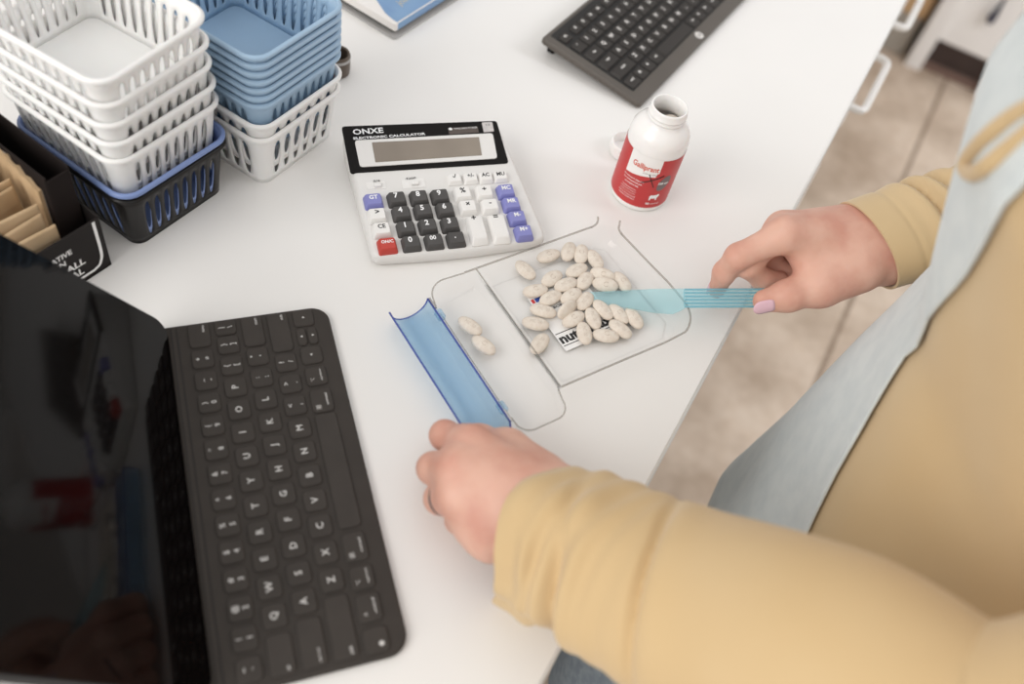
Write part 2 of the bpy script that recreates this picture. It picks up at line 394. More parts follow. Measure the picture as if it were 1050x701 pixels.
def qoutline(q, r, n=6, bulge=0.0):
    out = []; q = [np.array(p) for p in q]
    for i in range(4):
        a, b, c = q[i - 1], q[i], q[(i + 1) % 4]; u = (a - b) / np.linalg.norm(a - b); w = (c - b) / np.linalg.norm(c - b)
        p0, p1 = b + u * r, b + w * r
        for k in range(n + 1):
            t = k / n; out.append(tuple((1 - t) ** 2 * p0 + 2 * t * (1 - t) * b + t * t * p1))
        if i == 0 and bulge:
            nxt = q[1] - w * 0 + (q[0] - q[1]) / np.linalg.norm(q[0] - q[1]) * r
            for k in range(1, 8):
                t = k / 8; p = p1 * (1 - t) + nxt * t; out.append((p[0], p[1] - bulge * math.sin(PI * t)))
    return out
ol = qoutline(quad, 0.009, bulge=0.003); cen = np.array((0.07, 0.064))
sc = lambda k: [tuple(cen + (np.array(p) - cen) * k) for p in ol]
ring = lambda pts, fz: [(x, y, fz(y)) for x, y in pts]
mb = MB(); mb.add(*loft([ring(sc(.95), lambda y: 0.0), ring(sc(.985), lambda y: 0.003), ring(sc(1.0), lambda y: zs(y) * .55), ring(sc(.992), lambda y: zs(y) - .0022), ring(sc(.975), lambda y: zs(y) - .0004), ring(sc(.955), lambda y: zs(y))]))
obj('housing', mb, M_calc, calc, smooth=50)
def plate(name, pxs, r, dz, m, th=0.0008, parent=calc):
    q = [c2(*p) for p in pxs]; o2 = qoutline(q, r)
    g = MB(); g.add(*loft([[(x, y, zs(y) - .001) for x, y in o2], [(x, y, zs(y) + dz + th) for x, y in o2]]))
    return obj(name, g, m, parent), q
pan, q = plate('display_panel', [(80, 280), (748, 238), (697, 60), (42, 84)], .003, 0, M_panel)
plate('display_frame', [(120, 257), (700, 220), (680, 114), (97, 145)], .003, .0006, M_calc)
plate('display_screen', [(185, 238), (634, 208), (622, 132), (170, 155)], .0004, .0010, M_lcd)
plate('solar_strip', [(497, 118), (622, 109), (616, 84), (491, 91)], .0004, .0002, M_solar)
plate('sticker', [(643, 109), (686, 105), (678, 66), (634, 68)], .001, .0003, M_silver)
plate('switch_plate', [(152, 348), (232, 343), (224, 312), (145, 318)], .001, .0001, M_kw, .0004)
plate('switch_plate', [(302, 345), (400, 338), (390, 300), (296, 308)], .001, .0001, M_kw, .0004)
def letter(s, x, y, w, h, m, dz, bold=.0, parent=pan, sp=1.0, name='lettering'):
    lx, ly = c2(x, y); g = MB(); g.add(*text_fit(s, w, h, bold, sp), on(lx, ly, dz)); return obj(name, g, m, parent, smooth=0)
def dist(a, b): 
    p, q_ = c2(*a), c2(*b); return math.hypot(p[0] - q_[0], p[1] - q_[1])
letter('ONXE', 154, 105, dist((90, 110), (219, 104)), .0058, M_wink, .0012, .02)
letter('ELECTRONIC CALCULATOR', 246, 126, dist((93, 132), (398, 119)), .0026, M_wink, .0012, .03)
letter('TWO WAY POWER', 566, 93, dist((518, 97), (616, 90)), .0018, M_wink, .0014, .0)
g = MB(); lx, ly = c2(502, 97)
g.add([(lx + .0016 * math.cos(t * PI / 6), ly + .0016 * math.sin(t * PI / 6), zs(ly) + .0014) for t in range(12)], [tuple(range(12))]); obj('logo', g, M_wink, pan, smooth=0)
letter('12', 660, 78, .0035, .0018, M_ink, .0013, 0); 
for tx, ty, w in ((190, 315, .008), (334, 304, .013)):
    letter('5/4' if w < .01 else '420F', tx, ty, w * .7, .0018, M_ink, .0012, .02, calc)
for tx, ty in ((194, 334), (352, 326)):
    lx, ly = c2(tx, ty); g = MB(); g.add(*slab(.006, .0035, 0, .0028, .0008, .0005), on(lx, ly)); obj('slide_switch', g, M_kw, calc)
def ckey(s, x, y, w, h, m, lm, hh=.0058, tx=0.0, ty=.0012, tsz=.0038):
    lx, ly = c2(x, y, hh); g = MB()
    g.add(*loft([[(a * w / 2 * k, b * h / 2 * k2 + dy, z) for a, b in rrect(2, 2, .22, 3)] for k, k2, dy, z in ((1, 1, 0, -.001), (1, 1, 0, .0012), (.80, .80, .0006, hh - .0005), (.74, .74, .0006, hh))]), on(lx, ly))
    key = obj('key', g, m, calc, smooth=30)
    if s:
        t = MB(); t.add(*text_vf(s, tsz * 1.45, .028), on(lx + tx, ly + ty, hh + .00012)); obj('legend', t, lm, key, smooth=0)
KW, KH = .0152, .0128
for s, x, y, m, lm in (('GT', 178, 385, M_kb, M_wink), ('>', 194, 447, M_kw, M_ink), ('CE', 213, 508, M_kw, M_ink), ('ON/C', 237, 573, M_kr, M_wink),
    ('7', 277, 377, M_kd, M_wink), ('8', 371, 371, M_kd, M_wink), ('9', 460, 366, M_kd, M_wink), ('4', 297, 438, M_kd, M_wink), ('5', 389, 429, M_kd, M_wink), ('6', 482, 423, M_kd, M_wink),
    ('1', 317, 502, M_kd, M_wink), ('2', 409, 492, M_kd, M_wink), ('3', 503, 485, M_kd, M_wink), ('0', 339, 564, M_kd, M_wink), ('00', 435, 556, M_kd, M_wink), ('.', 528, 547, M_kd, M_wink),
    ('%', 556, 356, M_kw, M_ink), ('÷', 647, 350, M_kw, M_ink), ('×', 578, 413, M_kw, M_ink), ('-', 672, 407, M_kw, M_ink),
    ('MC', 739, 345, M_kb, M_wink), ('MR', 762, 400, M_kb, M_wink), ('M-', 787, 458, M_kb, M_wink), ('M+', 815, 519, M_kb, M_wink)):
    ckey(s, x, y, KW, KH, m, lm, tx=-.001 if m is M_kd else 0, tsz=.0046 if len(s) < 2 else (.0036 if len(s) < 3 else .0026))
ckey('+', 617, 506, KW, .0275, M_kw, M_ink, tx=-.001, ty=.009, tsz=.005)
ckey('=', 710, 500, KW, .0275, M_kw, M_ink, tx=-.001, ty=.009, tsz=.005)
for s, x, y in (('√', 521, 297), ('+/-', 589, 293), ('AC', 653, 290), ('MU', 716, 286)):
    ckey(s, x, y, .0125, .0098, M_kw, M_ink, hh=.0042, tsz=.0034)

# ================================================================ computer keyboard
M_hp = mat('dark_grey_brown_plastic', (92, 86, 80), 0.45, 0.4, var=0.04, scale=30, bump=.1, bscale=900, bdist=.0003)
M_hpk = mat('dark_key_plastic', (52, 48, 45), 0.5, 0.35, var=0.05)
M_well = mat('key_well', (30, 28, 27), 0.6)
M_hl = mat('grey_white_legend', (225, 222, 218), 0.5, var=0.0)
HO = at(657, 108.3, 0.004); HA = R(86.1)
hk = thing('computer_keyboard', (HO[0], HO[1], 0), HA, 'dark computer keyboard on raised rear feet at the far end of the desk', 'keyboard')
HW, HD = 0.385, 0.1185; hs = math.atan2(0.0135, HD)
HM = T3(0, 0, 0.0) @ RX(hs)
mb = MB(); mb.add(*slab(HW, HD, 0.0005, 0.0075, 0.004, 0.0015, HW / 2 - .003, HD / 2), HM); case = obj('case', mb, M_hp, hk)
mb = MB(); mb.add(*slab(0.245, 0.100, 0.0070, 0.0077, 0.002, 0.0003, 0.0065 + .245 / 2, 0.0145 + .05), HM); obj('key_bed', mb, M_well, hk)
for fx in (0.02, HW - 0.03):
    mb = MB(); mb.add(*slab(0.022, 0.008, 0.0, 0.0145, 0.002, 0.0006, fx, HD - 0.008)); obj('rear_foot', mb, M_black, hk)
PX, PY = 0.01655, 0.0158
def hkey(s, x, y, w, h=.0135, big=False):
    g = MB(); g.add(*slab(w, h, .0072, .0100, .0012, .0006, x, y, .93), HM); key = obj('key', g, M_hpk, hk)
    if s:
        t = MB(); v, f = text_vf(s, .0062 if len(s) == 1 else .0046, .04) if len(s) < 3 else text_fit(s, min(w * .6, .0016 * len(s)), .0026, .03)
        t.add(v, f, HM @ T3(x - (w * .5 - .0055 if len(s) < 3 and not big else 0), y + .0012, .0102)); obj('legend', t, M_hl, key, smooth=0)
def hrow(y, items, x0=.0085, h=.0135):
    x = x0
    for s, u in items:
        if s is not None: hkey(s, x + u * PX / 2, y, u * PX - .0025, h)
        x += u * PX
hrow(.1015, [('esc', .9), (None, .35)] + [('f%d' % i, .92) for i in range(1, 5)] + [(None, .2)] + [('f%d' % i, .92) for i in range(5, 9)] + [(None, .2)] + [('f%d' % i, .92) for i in range(9, 13)], h=.0105)
hrow(.0855, [('`', 1)] + [(c, 1) for c in '1234567890-='] + [('bksp', 1.6)])
hrow(.0697, [('tab', 1.5)] + [(c, 1) for c in 'QWERTYUIOP[]'] + [('\\', 1.1)])
hrow(.0539, [('caps', 1.75)] + [(c, 1) for c in "ASDFGHJKL;'"] + [('enter', 1.85)])
hrow(.0381, [('shift', 2.2)] + [(c, 1) for c in 'ZXCVBNM,./'] + [('shift', 2.4)])
hrow(.0223, [('ctrl', 1.15), ('fn', 1), ('+', 1), ('alt', 1), ('', 4.2), ('alt', 1), ('+', 1), ('=', 1), ('ctrl', 1.1), ('<', .9), ('>', .9)])
def disc(x, y, z, r, n=20): return [(x + r * math.cos(2 * PI * k / n), y + r * math.sin(2 * PI * k / n), z) for k in range(n)], [tuple(range(n))]
t = MB(); t.add(*disc(.1425, .0072, .00765, .0050), HM); lg = obj('logo', t, M_hl, hk, smooth=0)
t = MB(); t.add(*text_fit('hp', .0052, .0058, .01, 1, .25), HM @ T3(.1425, .0072, .0078)); obj('logo_letters', t, M_hp, lg, smooth=0)
t = MB(); t.add(*disc(.0113, .1117, .00765, .0016), HM); obj('indicator_light', t, M_hl, hk, smooth=0)

# ================================================================ medicine bottle, its cap, tablets inside
M_bot = mat('white_bottle_plastic', (243, 241, 239), 0.22, 0.5, var=0.005, sss=0.05)
M_red = mat('red_label', (196, 62, 62), 0.4, 0.4, rgb2=(188, 55, 56), scale=40)
M_lw = mat('white_label', (242, 240, 238), 0.4, var=0.0)
M_lg = mat('grey_label_print', (120, 104, 104), 0.45, var=0.04)
M_or = mat('orange_red_print', (214, 84, 56), 0.45, var=0.0)
M_pen = mat('black_marker_ink', (52, 34, 32), 0.5, var=0.0)
M_pill = mat('speckled_beige_tablet', (232, 223, 211), 0.75, 0.25, rgb2=(222, 210, 196), scale=260, detail=4, bump=.2, bscale=900, bdist=.0004)
M_imprint = mat('tablet_imprint', (204, 190, 175), 0.8, 0.2, var=0.02)
BC = at(654.0, 196.5, 0); BR = .0257
bot = thing('medicine_bottle', (BC[0], BC[1], 0), 0, 'open white medicine bottle with a red and white label standing on the desk', 'bottle')
prof = [(0.0, .0018), (.018, .0015), (.0235, 0), (BR - .0005, .0012), (BR, .0035), (BR, .068), (BR - .0008, .0735), (BR - .0035, .078), (.0188, .0818), (.0166, .0838), (.0162, .0850)]
mb = MB(); mb.add(*lathe(prof, 64)); obj('body', mb, M_bot, bot, smooth=60)
nk_ = [(.0146, .0848), (.0140, .0855), (.0140, .0868), (.0147, .0873), (.0147, .0880), (.0139, .0888), (.0139, .0903), (.0147, .0908), (.0147, .0916), (.0139, .0923), (.0139, .0962), (.0135, .0974), (.0126, .0976), (.0120, .0970), (.0120, .085), (.0150, .079), (.0205, .074), (.0218, .068), (.0218, .004), (0, .004)]
nk = [(r + (.0016 if z > .0795 else .0018 if r > .01 else 0), z) for r, z in nk_]
mb = MB(); mb.add(*lathe(nk, 64)); obj('neck', mb, M_bot, bot, smooth=60)
def facing(a): return math.atan2(-BC[1], -BC[0]) + a             # angle 0 looks at the photographer
def bent(v, rad, a0, z0): return [(rad * math.cos(a0 + x / BR), rad * math.sin(a0 + x / BR), z0 + y) for x, y, _ in v]
def patch(us, lo, hi, rad):
    v = []; f = []
    for k, u in enumerate(us):
        for t in range(9):
            z = lo(u) + (hi(u) - lo(u)) * t / 8; v.append((rad * math.cos(u), rad * math.sin(u), z))
    for k in range(len(us) - 1):
        for t in range(8): f.append((k * 9 + t, (k + 1) * 9 + t, (k + 1) * 9 + t + 1, k * 9 + t + 1))
    return v, f
A0 = facing(R(-2))
us = [A0 + R(x) for x in range(-150, 151, 3)]
mb = MB(); mb.add(*patch(us, lambda u: .0062, lambda u: .0610, BR + .00025)); lab = obj('label', mb, M_red, bot, smooth=60)
def wob(u):                                                      # lower edge of the white field: a swoosh that drops to a rounded corner
    a = math.degrees(u - A0); return .0395 + .0035 * math.sin(R(a * 1.6 + 20))
us = [A0 + R(x) for x in np.arange(-36, 30, 1.5)]
mb = MB(); mb.add(*patch(us, lambda u: wob(u) + .0000 + (.004 if math.degrees(u - A0) > 25 else 0), lambda u: .0616, BR + .00040)); obj('white_field', mb, M_lw, lab, smooth=60)
def ltext(s, a, z, w, h, m, bold=0.0, sh=0.0, dr=.0006, rot=0.0):
    v, f = text_fit(s, w, h, bold, 1, sh); c_, s_ = math.cos(rot), math.sin(rot)
    v = [(x * c_ - y * s_, x * s_ + y * c_, 0) for x, y, z_ in v]
    g = MB(); g.add(bent(v, BR + dr, A0 + R(a), z), f); return obj('lettering', g, m, lab, smooth=0)
ltext('Galliprant', 0, .0500, .0235, .0074, M_or, .02)
ltext('grapiprant tablets', 12, .0448, .012, .0015, M_lg)
for i, (s, w) in enumerate((('For oral use in dogs only', .0185), ('For osteoarthritis pain', .0170), ('prescription only', .0125))): ltext(s, -15, .0345 - i * .0032, w * 1.05, .0021, M_wink, .02)
for i, w in enumerate((.013, .0145, .014, .0155, .0150)): ltext(('Caution: federal law', 'restricts this drug to', 'use by or on the order', 'of a licensed', 'veterinarian')[i], -18, .0240 - i * .0026, w * 1.05, .0016, M_wink)
# grey blot with the strength on it, a dog silhouette, the count, a pen-drawn cross
bl = []
for t in range(24):
    a = 2 * PI * t / 24; bl.append((.0052 * math.cos(a) + .0022 * math.sin(a), .0085 * math.sin(a), 0))
g = MB(); blr = [[(x * k, y * k, 0) for x, y, _ in bl] for k in (.05, .3, .55, .8, 1.0)]; bv, bf = loft(blr, True, False); g.add(bent(bv, BR + .00045, A0 + R(46), .0350), bf); obj('grey_blot', g, M_lg, lab, smooth=0)
ltext('100 mg', 45, .0350, .0095, .0036, M_wink, .03)
dog = [(-.0040, -.0030), (-.0028, -.0030), (-.0026, -.0008), (-.0010, -.0012), (.0014, -.0010), (.0016, -.0032), (.0028, -.0032), (.0030, -.0004), (.0038, .0008), (.0046, .0030), (.0030, .0040), (.0020, .0030), (-.0010, .0026), (-.0030, .0030), (-.0044, .0016)]
g = MB(); g.add(bent([(x, y, 0) for x, y in dog], BR + .0005, A0 + R(36), .0190), [tuple(range(len(dog)))]); obj('dog_silhouette', g, M_wink, lab, smooth=0)
ltext('90', 27, .0118, .0034, .0026, M_wink, .03); ltext('tablets', 42, .0118, .0085, .0017, M_wink)
g = MB()
for (x0, y0, x1, y1) in ((-.0085, -.0046, .0090, .0058), (-.0040, .0062, .0030, -.0072)):
    pts = [(x0 + (x1 - x0) * t / 8, y0 + (y1 - y0) * t / 8) for t in range(9)]
    g.add(*tube([bent([(x, y, 0)], BR + .0006, A0 + R(20), .0385)[0] for x, y in pts], .00042, 6))
obj('pen_cross', g, M_pen, lab)

CP = at(641, 156, 0)
cap = thing('bottle_cap', (CP[0], CP[1], 0), 0, 'white ribbed bottle cap lying upside down on the desk behind the bottle', 'cap')
cp = [(0, 0), (.0135, 0), (.0152, .0010), (.0156, .0025), (.0156, .0118), (.0150, .0128), (.0140, .0128), (.0136, .0118), (.0136, .002), (0, .002)]
mb = MB(); mb.add(*lathe(cp, 48)); obj('shell', mb, M_bot, cap, smooth=40)
g = MB()
for k in range(40):
    a = 2 * PI * k / 40; g.add(*slab(.0008, .0007, .003, .0112, .0003, .0002), RZ(a) @ T3(.0157, 0, 0))
obj('ribs', g, M_bot, cap)

# ---------------------------------------------------------------- tablets: flattened ovals with a rounded band
def pill_mb(Lh=.0106, Wh=.0059, Th=.0031, n=36):
    o = [(math.copysign(abs(math.cos(2 * PI * k / n)) ** .92, math.cos(2 * PI * k / n)) * Lh, math.copysign(abs(math.sin(2 * PI * k / n)) ** .96, math.sin(2 * PI * k / n)) * Wh) for k in range(n)]
    rings = []
    for s, z in ((.10, -1), (.45, -.93), (.75, -.76), (.92, -.52), (1, -.3), (1, .3), (.92, .52), (.75, .76), (.45, .93), (.10, 1)):
        rings.append([(x * s, y * s, z * Th) for x, y in o])
    m = MB(); m.add(*loft(rings)); return m
PM = pill_mb().mesh('oval_tablet', 60)
PM.materials.append(M_pill)
IG = MB(); IG.add(*text_vf('G', .0062, -.0), T3(0, 0, .00305)); IGM = IG.mesh('imprint', 0); IGM.materials.append(M_imprint)
IM = MB(); IM.add(*text_fit('MG100', .0095, .0030, -.01), T3(0, 0, .00305)); IMM = IM.mesh('imprint', 0); IMM.materials.append(M_imprint)
c5 = lambda x, y: (520 + x / 5.006, 230 + y / 5.006)
PL = [  # two ends in the enlarged photograph, imprint, tilt about the long axis, lift, description
 (155, 182, 268, 142, 'G', 0, 0, 'tablet at the back of the heap, nearest the calculator corner'),
 (300, 186, 330, 95, 'M', 0, 0, 'tablet second along the rear row of the heap, pointing away'),
 (372, 198, 388, 110, 'G', 0, 0, 'tablet third along the rear row, pointing at the tray spout'),
 (425, 135, 478, 228, 'M', 0, 0, 'tablet at the right end of the rear row, slanting toward the spatula'),
 (47, 188, 142, 282, 'M', 0, 0, 'tablet lying apart at the back left of the heap'),
 (300, 266, 412, 208, 'M', 0, 0, 'tablet just below the rear row in the middle of the heap'),
 (186, 308, 272, 250, 'G', 10, 0, 'tablet half under its neighbour, straight above the sticker logo'),
 (246, 332, 356, 288, 'M', 0, .0010, 'tablet overlapping its left neighbour in the middle of the heap'),
 (366, 330, 430, 252, 'M', 0, 0, 'tablet at the very centre of the heap, left of the spatula tip'),
 (424, 240, 556, 280, 'G', 25, 0, 'tablet beyond the spatula tip, the farther of two lying side by side'),
 (436, 296, 571, 324, 'G', 35, 0, 'tablet leaning against the far edge of the spatula blade'),
 (562, 256, 618, 334, 'G', 0, 0, 'tablet at the right end beyond the spatula blade, partly behind blue plastic'),
 (78, 354, 211, 328, 'G', 0, 0, 'tablet just left of the red and blue logo on the sticker'),
 (166, 410, 280, 348, 'M', 0, 0, 'tablet slanting across the top of the sticker, left of centre'),
 (276, 404, 380, 334, 'G', 0, .0008, 'tablet embossed with a letter resting between two others above the sticker'),
 (362, 440, 434, 350, 'M', 0, 0, 'tablet touching the pointed tip of the blue spatula on its near side'),
 (112, 428, 258, 462, 'M', 0, 0, 'tablet on the left edge of the sticker, the farther of two'),
 (258, 478, 356, 398, 'N', 55, .0012, 'tablet standing on its edge in the left middle of the heap'),
 (72, 496, 220, 522, 'M', 0, 0, 'tablet left of the sticker lettering, the nearer of two'),
 (288, 518, 392, 456, 'G', 0, 0, 'broad tablet embossed with a letter above the lettering on the sticker'),
 (420, 428, 462, 540, 'M', 0, 0, 'tablet pointing down over the middle of the sticker lettering'),
 (444, 386, 540, 492, 'M', 0, .0004, 'tablet slanting down from the near edge of the spatula tip'),
 (526, 408, 620, 512, 'G', 0, 0, 'tablet second below the near edge of the blade, marked with a letter'),
 (612, 422, 692, 542, 'M', 0, 0, 'rightmost tablet on the near side of the spatula, seen through its edge'),
 (520, 490, 642, 584, 'M', 0, 0, 'tablet at the right front of the heap slanting toward the tray rim'),
 (384, 502, 408, 616, 'M', 0, .0004, 'upright-pointing tablet standing over the middle of the sticker lettering, at the front'),
 (438, 562, 576, 580, 'G', 0, 0, 'frontmost level tablet at the right end of the sticker lettering'),
 (128, 664, 206, 562, 'M', 0, 0, 'tablet lying apart at the front left of the heap'),
]
TF = .0028                                                        # tray floor height
def put_pill(p0, p1, imp, tl, lift, label, zf):
    zc = zf + .0031 + lift + (.0018 * abs(math.sin(R(tl))))
    a, b = at(*p0, zc), at(*p1, zc); c = (a + b) / 2; an = math.atan2(b[1] - a[1], b[0] - a[0])
    o = bpy.data.objects.new('oval_tablet', PM); COL.objects.link(o)
    o.matrix_world = T3(*c) @ RZ(an) @ RX(R(tl))
    tag(o, 'beige oval ' + label, 'pill', 'beige tablets in the counting tray')
    if imp in 'GM':
        i = bpy.data.objects.new('imprint', IGM if imp == 'G' else IMM); COL.objects.link(i); i.parent = o
    return o
for x0, y0, x1, y1, imp, tl, lift, lb_ in PL: put_pill(c5(x0, y0), c5(x1, y1), imp, tl, lift, lb_, TF)
put_pill((469.5, 325.5), (494.5, 343), 'M', 0, 0, 'tablet in the side trough of the tray, the farther of two', .0046)
put_pill((484.0, 345.0), (508.0, 363), 'G', 0, 0, 'tablet in the side trough of the tray, the nearer of two', .0046)
# tablets left in the bottle
rb = random.Random(3); g = MB()
for k in range(46):
    a = rb.uniform(0, 2 * PI); r = rb.uniform(0, .0105); z = .010 + (k // 9) * .009 + rb.uniform(0, .003)
    g.add([tuple(v.co) for v in PM.vertices], [tuple(p.vertices) for p in PM.polygons], T3(BC[0] + r * math.cos(a), BC[1] + r * math.sin(a), z + .021) @ RZ(rb.uniform(0, 6)) @ RX(rb.uniform(-.4, .4)))
tag(obj('tablet_supply', g, M_pill), 'beige tablets filling the inside of the open white bottle', 'pills', kind='stuff')

# ================================================================ counting tray
M_clear = clear_mat('clear_tray_plastic', (254, 254, 254), .035)
M_rim = clear_mat('clear_plastic_rim', (226, 224, 221), .07, .10, (205, 203, 200))
M_tfloor = clear_mat('clear_tray_floor', (255, 255, 255), .025)
M_blue = clear_mat('blue_clear_plastic', (238, 248, 254), .04, .26, (178, 212, 238))
M_bluedge = clear_mat('deep_blue_plastic_edge', (150, 164, 222), .05, .5, (104, 120, 200))
M_spat = clear_mat('pale_blue_clear_plastic', (238, 252, 254), .04, .22, (200, 238, 246))
M_rib = clear_mat('blue_grip_plastic', (214, 244, 249), .05, .5, (168, 216, 230))
M_pin = mat('steel_pin', (190, 188, 186), 0.3, metal=0.9)
M_stick = mat('white_sticker', (244, 243, 242), 0.45, var=0.0)
M_stred = mat('sticker_red', (206, 60, 62), .5, var=0); M_stblue = mat('sticker_blue', (58, 88, 170), .5, var=0)
TA = R(61.0); TO = at(576, 398, .018)
tray = thing('pill_counting_tray', (TO[0], TO[1], 0), TA, 'clear plastic pill counting tray with a side trough under an open blue lid', 'tray')
ZR = .018
arc = lambda cx, cy, r, a0, a1, n=6: [(cx + r * math.cos(R(a0 + (a1 - a0) * k / n)), cy + r * math.sin(R(a0 + (a1 - a0) * k / n))) for k in range(n + 1)]
pan_ol = [(0.0, 0.0015), (.0965, 0.0)] + arc(.108, .028, .0285, -70, 0, 8) + [(.1362, .05), (.1325, .107), (.131, .1125)] + [(.127, .118), (.121, .1215)] + [(.112, .1225), (0.0, .1225)]
# the pan: a floor, then walls rising outward to the rim
def inset(ol, d):
    P = np.array(ol); T = np.roll(P, -1, 0) - np.roll(P, 1, 0); T /= np.linalg.norm(T, axis=1, keepdims=True); N = np.stack([T[:, 1], -T[:, 0]], 1)
    return [tuple(p) for p in P - N * d]
def dense(ol, m=5):
    out = []
    for i in range(len(ol)):
        a, b = np.array(ol[i]), np.array(ol[(i + 1) % len(ol)]); k = max(1, int(np.linalg.norm(b - a) / .006))
        out += [tuple(a + (b - a) * t / k) for t in range(k)]
    return out
po = dense(pan_ol)
lvl = lambda d, z: [(x, y, z) for x, y in inset(po, d)]
mb = MB(); mb.add(*loft([lvl(0, ZR), lvl(.003, .010), lvl(.0058, .0042), lvl(.0085, .0024)], False, False)); obj('pan_wall', mb, M_clear, tray, smooth=50)
mb = MB(); mb.add(*loft([lvl(.0085, .0012), lvl(.0085, .0024)])); obj('pan_floor', mb, M_tfloor, tray)
# spout lips at the far right corner
for pts in ([(.1115, .1225, ZR), (.1175, .1240, ZR + .0003), (.1205, .1262, ZR + .0012), (.1215, .1285, ZR + .003)], [(.1312, .106, ZR), (.1322, .1115, ZR + .0003), (.1350, .1150, ZR + .0015), (.1366, .1172, ZR + .003)]):
    mb = MB(); mb.add(*tube(catmull(pts, 5), .0009, 8)); obj('spout_lip', mb, M_rim, tray)
rim_open = [p for p in po]
def polyz(pts, r, name='rim_edge', m=M_rim):
    g = MB(); g.add(*tube(pts, r, 8)); return obj(name, g, m, tray)
polyz([(x, .1225 + .0004, ZR) for x in np.linspace(-.010, .1115, 18)], .00085)
polyz([(x, y, ZR) for x, y in [(.1312, .106), (.1325, .09), (.1345, .065), (.1362, .048)] + arc(.108, .028, .0285, 0, -70, 10)[1:] + [(.0965, 0), (.05, .0008), (0.001, .0012)]], .00085)
polyz([(0, y, ZR) for y in np.linspace(.0015, .122, 18)], .0006, 'divider_edge')
# foot ridge round the floor
fr_ = dense([(.012, .012), (.108, .011), (.120, .022), (.119, .106), (.112, .112), (.012, .112)])
g = MB(); g.add(*tube([(x, y, .0028) for x, y in fr_], .0006, 6, closed=True)); obj('floor_ridge', g, M_clear, tray)
# side trough (a shallow channel with rounded ends) and its hinge
tr_ol = dense([(0.0, .122), (-.011, .1235)] + arc(-.028, .108, .0165, 88, 165, 6) + [(-.0462, .10), (-.0462, .0)] + arc(-.034, -.008, .0118, 190, 275, 6) + arc(-.016, -.008, .0118, -85, 0, 6) + [(0, 0.002)])
tl_ = lambda d, z: [(x, y, z) for x, y in inset(list(tr_ol), d)]
def orient(ol):
    a = sum(ol[i][0] * ol[(i + 1) % len(ol)][1] - ol[(i + 1) % len(ol)][0] * ol[i][1] for i in range(len(ol))); return ol if a > 0 else ol[::-1]
tr_ol = orient(list(tr_ol))
tl_ = lambda d, z: [(x, y, z) for x, y in inset(tr_ol, d)]
mb = MB(); mb.add(*loft([tl_(0, .0165), tl_(.0025, .0095), tl_(.006, .0052), tl_(.010, .0040)], False, True)); obj('trough', mb, M_clear, tray, smooth=50)
polyz([(x, y, .0166) for x, y in [(-.010, .1235)] + arc(-.028, .108, .0165, 88, 165, 8) + [(-.0458, .104)]], .0006)
polyz([(x, y, .0166) for x, y in [(-.0455, -.004)] + arc(-.034, -.008, .0118, 200, 275, 6) + arc(-.016, -.008, .0118, -85, 0, 8) + [(-.002, .001)]], .0006)
polyz([(-.0405, y, .0048) for y in np.linspace(.0, .104, 14)], .0005, 'channel_edge')
for y in (.1075, -.0015):
    g = MB(); g.add(*tube([(-.0470, y - .005, .0165), (-.0470, y + .005, .0165)], .0013, 10)); obj('hinge_pin', g, M_pin, tray)
# the lid: a half pipe of blue plastic swung open
lid = []
for k in range(21):
    a = R(180 + 180 * k / 20); lid.append((-.0637 + .0155 * math.cos(a), .0165 + (.0150 * math.sin(a) if 1 else 0)))
lid = [(x, max(z, .0012)) for x, z in lid]; lid[0] = (lid[0][0] - .001, lid[0][1])
y0f = lambda k: -.0150 + (max(0, k - 15) / 5) * .0085             # clipped front corner
def lid_rings(off):
    out = []
    for y in np.linspace(0, 1, 12):
        r = []
        for k, (x, z) in enumerate(lid):
            yy = y0f(k) + (.1125 - y0f(k)) * y; r.append((x, yy, z + off))
        out.append(r)
    return out
A, B = lid_rings(0), lid_rings(.0013)
v = [p for r in A for p in r] + [p for r in B for p in r]; f = []; n = 21; m_ = 12
for b in range(2):
    for i in range(m_ - 1):
        for k in range(n - 1):
            o_ = b * n * m_ + i * n + k; f.append((o_, o_ + 1, o_ + n + 1, o_ + n))
mb = MB(); mb.add(v, f); lidp = obj('blue_lid', mb, M_blue, tray, smooth=60, label='open half-pipe lid of clear blue plastic')
for k, nm in ((0, 'lid_edge'), (20, 'lid_edge')):
    g = MB(); x, z = lid[k]; g.add(*tube([(x, y, z + .0006) for y in np.linspace(y0f(k), .1125, 16)], .00075, 8)); obj(nm, g, M_bluedge, lidp)
for y in (.1125, ):
    g = MB(); g.add(*tube([(x, y, z + .0006) for x, z in lid], .0006, 8)); obj('lid_end_edge', g, M_bluedge, lidp)
g = MB(); g.add(*tube([(lid[k][0], y0f(k), lid[k][1] + .0006) for k in range(21)], .0007, 8)); obj('lid_end_edge', g, M_bluedge, lidp)
for y in (.0965, .0065):
    g = MB(); g.add(*slab(.0056, .0092, .0125, .0172, .0018, .0006, -.0462, y)); obj('hinge_clip', g, M_blue, lidp)
